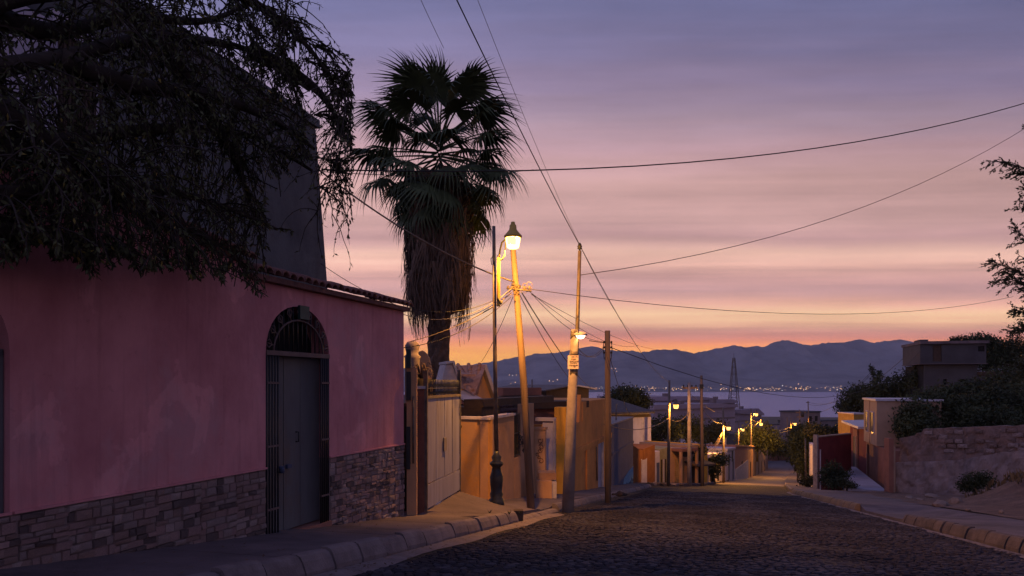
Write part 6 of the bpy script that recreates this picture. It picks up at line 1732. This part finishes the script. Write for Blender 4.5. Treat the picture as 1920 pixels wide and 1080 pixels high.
# ================================================================== TREES AND BUSHES
T = tree
def E(px, py, Y, rx_, ry_, rz_): p = P(px, py, Y); return (tuple(p), (rx_, ry_, rz_))
T('round_tree', 'dense round clipped tree behind the white corrugated roof house', 'tree', P(1172, 800, 78), [E(1160, 752, 78, 1.7, 1.7, 1.3), E(1190, 750, 78, 1.6, 1.6, 1.2), E(1175, 742, 78, 1.8, 1.8, 1.1), E(1142, 757, 78, 1.0, 1, .8), E(1206, 757, 78, .9, .9, .8)], 9000, .16, None, M_FOL, .2, 3)
sp = [('street_bush', 'leafy street bush in front of the pale wall', P(1338, 912, 58), [E(1330, 868, 58, .7, .6, .6), E(1350, 862, 58, .65, .6, .6), E(1340, 885, 58, .5, .5, .5), E(1322, 880, 58, .4, .4, .4)], 2200, .13, M_LEAF),
      ('garden_tree', 'dark garden tree behind the white corrugated house', P(1235, 850, 70), [E(1230, 808, 70, 1.2, 1, 1.1), E(1248, 800, 70, 1.2, 1, 1.2), E(1222, 820, 70, .8, .8, .7), E(1262, 815, 70, .9, .9, .9)], 2600, .17, M_FOL),
      ('garden_tree', 'dark spreading tree behind the awning house', P(1285, 850, 75), [E(1275, 805, 75, 1.2, 1, 1.2), E(1296, 800, 75, 1.2, 1, 1.3), E(1310, 812, 75, .9, .9, 1)], 2600, .17, M_FOL),
      ('garden_tree', 'lamp lit tree behind the bush lamp pole', P(1345, 850, 90), [E(1335, 812, 90, 1.4, 1.2, 1.3), E(1350, 805, 90, 1.2, 1, 1.2), E(1322, 820, 90, 1.2, 1, 1)], 2400, .2, M_FOL2),
      ('street_tree', 'broad tree beneath the double lantern', P(1420, 862, 125), [E(1410, 815, 125, 2.2, 2, 1.8), E(1432, 815, 125, 2.2, 2, 2.0), E(1448, 825, 125, 2, 2, 1.8), E(1398, 825, 125, 1.6, 1.6, 1.4), E(1425, 830, 125, 2.4, 2, 1.8)], 4200, .3, M_FOL),
      ('street_tree', 'dim tree at the end of the street below the far houses', P(1460, 860, 170), [E(1452, 838, 170, 2.5, 2, 2), E(1468, 842, 170, 2, 2, 1.8), E(1440, 845, 170, 2, 2, 1.6)], 2000, .35, M_FOL),
      ('roadside_tree', 'tall dark tree crowding the street edge before the white wall', P(1505, 900, 72), [E(1508, 825, 72, 1.3, 1.2, 1.5), E(1500, 850, 72, 1.0, 1, 1.6), E(1518, 812, 72, 1.2, 1.2, 1.0), E(1495, 835, 74, .9, .9, 1.0), E(1510, 870, 70, .9, .9, 1.3), E(1526, 822, 72, .8, .8, .9)], 6500, .16, M_FOL),
      ('roadside_tree', 'dark bushy tree just down the slope from the thin grey post', P(1492, 880, 95), [E(1492, 830, 95, 1.2, 1.2, 1.6), E(1500, 815, 95, 1.6, 1.3, 1.2), E(1488, 852, 95, .8, .8, 1.4)], 3200, .2, M_FOL),
      ('hillside_bush', 'low bush mass behind the maroon wall', P(1560, 830, 66), [E(1545, 812, 66, 1.3, 1, .6), E(1570, 812, 66, 1.3, 1, .6), E(1590, 806, 66, 1.1, 1, .8), E(1530, 808, 66, 1, 1, .6)], 3000, .17, M_FOL2),
      ('hillside_tree', 'round dark tree at the shore end of the hillside', P(1608, 790, 90), [E(1600, 752, 90, 1.9, 1.6, 1.7), E(1618, 742, 90, 1.9, 1.6, 1.6), E(1585, 765, 90, 1.2, 1.2, 1.0), E(1630, 755, 90, 2, 1.6, 2)], 6500, .2, M_FOL),
      ('hillside_tree', 'wide dark tree between the shore end tree and the hill house', P(1672, 790, 84), [E(1655, 738, 84, 2.0, 1.6, 1.8), E(1682, 735, 84, 2.0, 1.6, 1.9), E(1708, 722, 84, 1.7, 1.6, 2.0), E(1720, 745, 82, 1.6, 1.6, 1.8), E(1640, 752, 84, 1.6, 1.5, 1.5)], 8500, .2, M_FOL),
      ('hillside_tree', 'ragged dark tree pressed against the hill house corner', P(1722, 760, 79), [E(1722, 705, 79, .7, .8, 1.2), E(1726, 680, 79, .35, .5, .9), E(1712, 715, 79, .8, .8, .9)], 1800, .15, M_FOL),
      ('spiky_tree', 'sparse spiky top tree silhouetted against the lake haze', P(1641, 745, 95), [E(1636, 698, 95, .35, .4, .8), E(1645, 706, 95, .7, .5, .6), E(1632, 690, 95, .2, .2, .5), E(1650, 700, 95, .25, .3, .4), E(1640, 715, 95, .5, .4, .5)], 420, .2, M_FOL),
      ('hilltop_tree', 'dense tree line rising behind the hill house roof', P(1850, 740, 92), [E(1815, 645, 92, 1.7, 1.6, 1.1), E(1840, 640, 92, 1.8, 1.6, 1.0), E(1862, 655, 92, 1.8, 1.6, 1.5), E(1850, 672, 92, 2.2, 1.6, 1.9), E(1880, 670, 92, 2.2, 1.6, 2.0), E(1790, 640, 92, .8, .8, .6), E(1905, 660, 92, 2, 1.6, 2.4)], 12000, .2, M_FOL),
      ('hillside_bush', 'big rounded bush growing over the rubble wall top', P(1728, 830, 44), [E(1715, 786, 43, 1.1, 1, 1.2), E(1745, 775, 44, 1.5, 1, 1.4), E(1700, 805, 42.5, .7, .7, .8), E(1775, 780, 44, 1.5, 1, 1.2), E(1730, 800, 42, 1.0, .8, .7)], 11000, .13, M_FOL),
      ('hillside_bush', 'broad scrub bush spread below the hill house', P(1840, 800, 48), [E(1800, 770, 50, 1.7, 1.4, 1.1), E(1845, 765, 50, 1.8, 1.4, 1.3), E(1890, 758, 50, 1.9, 1.4, 1.5), E(1820, 788, 46, 1.5, 1.3, .8), E(1870, 785, 46, 1.6, 1.3, .9), E(1930, 765, 48, 1.8, 1.4, 1.8)], 11000, .15, M_FOL),
      ('hillside_bush', 'dark scrub filling the slope under the tree line', P(1860, 735, 68), [E(1780, 738, 68, 1.8, 1.5, .9), E(1830, 732, 68, 2.0, 1.5, 1.1), E(1885, 722, 66, 2.0, 1.5, 1.6), E(1930, 715, 64, 2.0, 1.5, 2.2), E(1740, 755, 66, 1.8, 1.4, 1.0), E(1700, 765, 66, 1.5, 1.4, 1.0)], 9500, .18, M_FOL),
      ('flowering_shrub', 'leafy shrub at the foot of the maroon wall by the alley', P(1562, 915, 40.5), [E(1560, 880, 40.5, .55, .5, .5), E(1548, 895, 40.5, .45, .45, .5), E(1578, 892, 40.5, .5, .45, .45), E(1565, 903, 40, .6, .5, .35)], 2600, .085, M_FOL),
      ('flowering_shrub', 'low pale weed clump spilling towards the alley', P(1588, 917, 39.6), [E(1585, 907, 39.6, .4, .4, .25), E(1598, 910, 39.6, .3, .3, .2)], 700, .07, M_FOL2),
      ('verge_bush', 'small dark bush against the rubble wall on the verge', P(1830, 925, 29.5), [E(1822, 905, 29.5, .45, .4, .38), E(1845, 900, 29.5, .4, .4, .35), E(1808, 912, 29.5, .25, .3, .22)], 2600, .06, M_FOL),
      ('creeper', 'thin creeper growing over the yellow planked house', P(1312, 905, 53), [E(1312, 850, 52.6, .25, .2, .5), E(1318, 842, 52.6, .35, .2, .35), E(1306, 858, 52.4, .25, .2, .35)], 420, .12, M_LEAF),
      ('roadside_bush', 'grey green weeds at the foot of the white wall', P(1515, 912, 50), [E(1512, 905, 50, .5, .4, .25), E(1522, 900, 50, .35, .4, .35)], 900, .09, M_FOL2),
      ]
for i, (nm, lab, base, cl, n, ls, mm) in enumerate(sp):
    T(nm, lab, 'bush' if 'bush' in nm or 'shrub' in nm else ('vine' if nm == 'creeper' else 'tree'), base, cl, n, ls, None, mm, .16 if base[1] > 45 else .06, 40 + i)

# feathery tree reaching in at the picture edge
def feather_tree():
    r_ = random.Random(23); Y = 24.0
    base = P(2006, 870, Y + 2)
    o = thing('feathery_tree', 'airy feathery leaved tree stretching bare twigs into the open sky', 'tree', base)
    MB().tube([(0, 0, -.5), (-.1, -.6, 3.0), (-.15, -1.4, 6.0), (-.05, -1.8, 9.5)], [.26, .22, .16, .06], 8).build('trunk', M_BARK, o)
    tw = MB(); L_ = []
    def leaf(p, d):
        l = r_.uniform(.07, .14); d = (d + Vector((r_.uniform(-.8, .8), r_.uniform(-.8, .8), r_.uniform(-.8, .6)))).normalized(); s_ = d.cross(Vector((r_.uniform(-1, 1), r_.uniform(-1, 1), r_.uniform(-1, 1)))).normalized() * l * .2
        L_.append((p - base, p + d * l * .5 + s_ - base, p + d * l - base, p + d * l * .5 - s_ - base))
    def br(p, q, r0, n2, spread, sag):
        pts = [p.lerp(q, i / 7) + Vector((r_.uniform(-.06, .06), r_.uniform(-.06, .06), -sag * 4 * (i / 7) * (1 - i / 7) * .5 + r_.uniform(-.05, .05))) for i in range(8)]
        tw.tube([a - base for a in pts], [r0 * (1 - .85 * i / 7) for i in range(8)], 4, False)
        for k in range(n2):
            t = r_.uniform(.15, 1) * 6.99; i0 = int(t); a = pts[i0].lerp(pts[i0 + 1], t - i0)
            d = ((q - p).normalized() * .8 + Vector((r_.uniform(-.7, .4), r_.uniform(-.7, .7), r_.uniform(-.9, .7)))).normalized()
            l = spread * r_.uniform(.4, 1.0)
            b = [a + d * l * j / 4 + Vector((0, 0, -.12 * l * (j / 4) ** 2)) for j in range(5)]
            tw.tube([x - base for x in b], [.012, .010, .008, .006, .004], 3, False)
            for j in range(int(l * 44)):
                u = r_.random() * 3.99; i1 = int(u); leaf(b[i1].lerp(b[i1 + 1], u - i1) + Vector((r_.uniform(-.04, .04),) * 3), d)
    for px0, py0, px1, py1, n2, sp_, sag in ((2000, 250, 1902, 240, 12, .5, .05), (2000, 330, 1852, 300, 34, .6, .1), (2000, 350, 1880, 320, 30, .6, .1), (2010, 450, 1890, 385, 30, .7, .0), (2000, 480, 1882, 430, 34, .7, .1), (2000, 400, 1900, 350, 20, .6, .0),
                                               (2000, 540, 1850, 492, 44, .7, .1), (2000, 560, 1862, 520, 40, .7, .0), (2000, 500, 1895, 482, 26, .6, 0), (2000, 590, 1885, 580, 34, .6, .1), (2000, 600, 1890, 620, 38, .8, .0), (2000, 560, 1900, 545, 30, .7, 0), (2000, 650, 1895, 650, 40, .9, .0), (2000, 690, 1900, 690, 40, .9, 0)):
        br(P(px0 + 16, py0, Y + r_.uniform(-.4, 1.2)), P(px1 + 14, py1, Y + r_.uniform(-.6, .6)), .05, n2, sp_ * .85, sag)
    tw.build('branches', M_BARK, o, kind='stuff')
    V = np.array([[tuple(v) for v in q] for q in L_], np.float32).reshape(-1, 3)
    np_obj('leaves', V, np.arange(len(V), dtype=np.int32).reshape(-1, 4), M_FOL, o, kind='stuff')
feather_tree()

# ================================================================== SMALL THINGS ON THE GROUND
def rock_obj(name, label, cat, p, size, mm, seed, group=None):
    rr = random.Random(seed); bm = bmesh.new(); bmesh.ops.create_icosphere(bm, subdivisions=2, radius=1)
    for v in bm.verts:
        n = 1 + .35 * mnoise.noise(v.co * 1.4 + Vector((seed * 3.1, 0, 0))); v.co = Vector((v.co.x * size[0] * n, v.co.y * size[1] * n, max(v.co.z, -.35) * size[2] * n))
    me = bpy.data.meshes.new(name); bm.to_mesh(me); bm.free(); me.materials.append(mm)
    o = bpy.data.objects.new(name, me); col.objects.link(o); o.location = p; o.rotation_euler = (0, 0, rr.uniform(0, 6)); tag(o, label, cat, group); return o
def on_dirt(px, py, lift=0.0):
    # nearest ground point on the verge along this pixel
    best = None
    for v in DIRTV:
        x = 960 + F * v[0] / v[1]; y = HZ - F * v[2] / v[1]; d = (x - px) ** 2 + 6 * (y - py) ** 2
        if best is None or d < best[0]: best = (d, v)
    return Vector(best[1]) + Vector((0, 0, lift))
for i, (px, py, sz, lab) in enumerate(((1765, 950, (.42, .2, .13), 'long pale broken slab lying on the dirt verge'), (1790, 944, (.2, .18, .17), 'upright pale rock at the end of the broken slab'), (1745, 932, (.4, .22, .10), 'heap of pale rubble below the rubble wall'), (1705, 934, (.3, .15, .06), 'flat pale rubble chunk near the gate pier'), (1815, 962, (.07, .06, .05), 'small stone on the verge between slab and mound'), (1880, 962, (.06, .05, .06), 'small upright stone at the foot of the dirt mound'), (1725, 938, (.16, .12, .07), 'rounded rubble chunk beside the pale heap'))):
    rock_obj('rubble_chunk', lab, 'rock', on_dirt(px, py, .03), sz, M_ROCK, i + 1, 'rubble on the dirt verge')
MB().box(-.5, -.12, 0, .5, .12, .10).build('x', M_ROCK); bpy.data.objects.remove(bpy.data.objects['x'])
bl = MB().box(-.45, -.1, 0, .45, .1, .12).build('concrete_beam', M_ROCK); bl.location = on_dirt(1728, 924, .02); bl.rotation_euler = (0, 0, .1); tag(bl, 'short concrete beam lying against the rubble wall foot', 'beam')
# debris heap at the kerb by the side street
deb = [(1162, 929, .14, .12, 'larger dark stone on the pavement near the stout pole'), (1157, 936, .1, .06, 'flat stone at kerb near the stout pole'), (1171, 934, .1, .07, 'third stone of the heap near the stout pole'),
       (1216, 917, .16, .16, 'dark stone standing at the side street corner'), (1228, 917, .18, .17, 'second dark stone at the side street corner'), (1241, 917, .17, .15, 'third dark stone at the side street corner'), (1264, 918, .2, .1, 'pale stone beside the slim lantern pole foot'), (1277, 917, .16, .1, 'stone between the two pavement poles'), (1150, 940, .07, .05, 'small kerb pebble lump nearest the stout pole')]
for i, (px, py, rx_, rz_, lab) in enumerate(deb):
    Yd = 24.5 if px < 1180 else 44.5
    p = P(px, py, Yd)
    for it in range(12):
        s_, t_v = to_st(p.x, p.y); zt_ = zr(t_v) + (.18 if Yd < 40 else .12); Yd += ((zt_ - p.z) * -1) * 2.2 if False else 0
        p.z = zt_; break
    rock_obj('kerb_stone_lump', lab, 'stone', p, (rx_, rx_ * .8, rz_), M_ROCK if i in (6, 4) else M_WOOD, 20 + i, 'loose stones by the kerb')
cb_ = MB().box(-.09, -.1, -.1, .09, .1, .16).build('drain_block', M_WOOD); cb_.location = st(sL(13.45) - .05, 13.5, zr(13.5) + .06); tag(cb_, 'dark square drain block at the end of the kerb stones', 'block')
# dry grass tufts on the mound (uncountable)
r_ = random.Random(77); V = []
for k in range(45000):
    v = DIRTV[r_.randrange(len(DIRTV))]; s_, t_v = to_st(v[0], v[1])
    if not (8.9 < s_ and 17 < t_v < 31): continue
    p = Vector(v) + Vector((r_.uniform(-.3, .3), r_.uniform(-.4, .4), -.02)); a = r_.uniform(0, 6.28); h = r_.uniform(.08, .34); w_ = .022; d = Vector((math.cos(a), math.sin(a), 0))
    V += [p - d * w_, p + d * w_, p + Vector((r_.uniform(-.1, .1), r_.uniform(-.1, .1), h)) + d * .002, p + Vector((r_.uniform(-.06, .06), r_.uniform(-.06, .06), h * .6)) - d * .006]
np_obj('dry_grass', np.array([tuple(v) for v in V], np.float32), np.arange(len(V), dtype=np.int32).reshape(-1, 4), M_STRAW, None, kind='stuff')
# small weeds in the pavement joint
for i, (px, py, Y, lab) in enumerate(((918, 965, 13.3, 'small dark weed in the pavement joint near the gate ramp'), (955, 974, 13.3, 'weed tuft at the ramp edge above the kerb'), (975, 978, 13.4, 'weed at the kerb end beside the drain block'))):
    p = P(px, py, Y); s_, t_v = to_st(p.x, p.y); p.z = zr(t_v) + .18; o = thing('weed', lab, 'weed', p, 0, 'pavement weeds'); m = MB()
    for k in range(22):
        a = r_.uniform(0, 6.28); d = Vector((math.cos(a), math.sin(a), 0)); h = r_.uniform(.03, .09); s2 = Vector((-d.y, d.x, 0)) * .008
        m.add([-s2, s2, d * h * .8 + Vector((0, 0, h))], [(0, 1, 2)])
    m.build('leaves', M_FOL, o)

# fallen leaves and grit along the gutters (uncountable)
V = []
for k in range(1500):
    side = r_.random() < .6
    t_v = 4 + 34 * r_.random() ** 1.4
    s_ = (sL(t_v) + abs(r_.gauss(0.05, .22)) + .02) if side else (sR(t_v) - abs(r_.gauss(.05, .2)) - .02)
    if r_.random() < .16: s_ = sL(t_v) - .25 - 1.1 * r_.random(); z = zr(t_v) + HL + .012
    else: z = zr(t_v) + .032
    if s_ < sL(t_v) and t_v > 11: continue
    p = st(s_, t_v, z); a = r_.uniform(0, 6.28); l = r_.uniform(.012, .035); d = Vector((math.cos(a), math.sin(a), r_.uniform(-.2, .3))) * l; q = Vector((-d.y, d.x, 0)) * .4
    V += [p - d, p + q, p + d, p - q]
np_obj('fallen_leaves', np.array([tuple(v) for v in V], np.float32), np.arange(len(V), dtype=np.int32).reshape(-1, 4), M_FRONDD, None, kind='stuff')
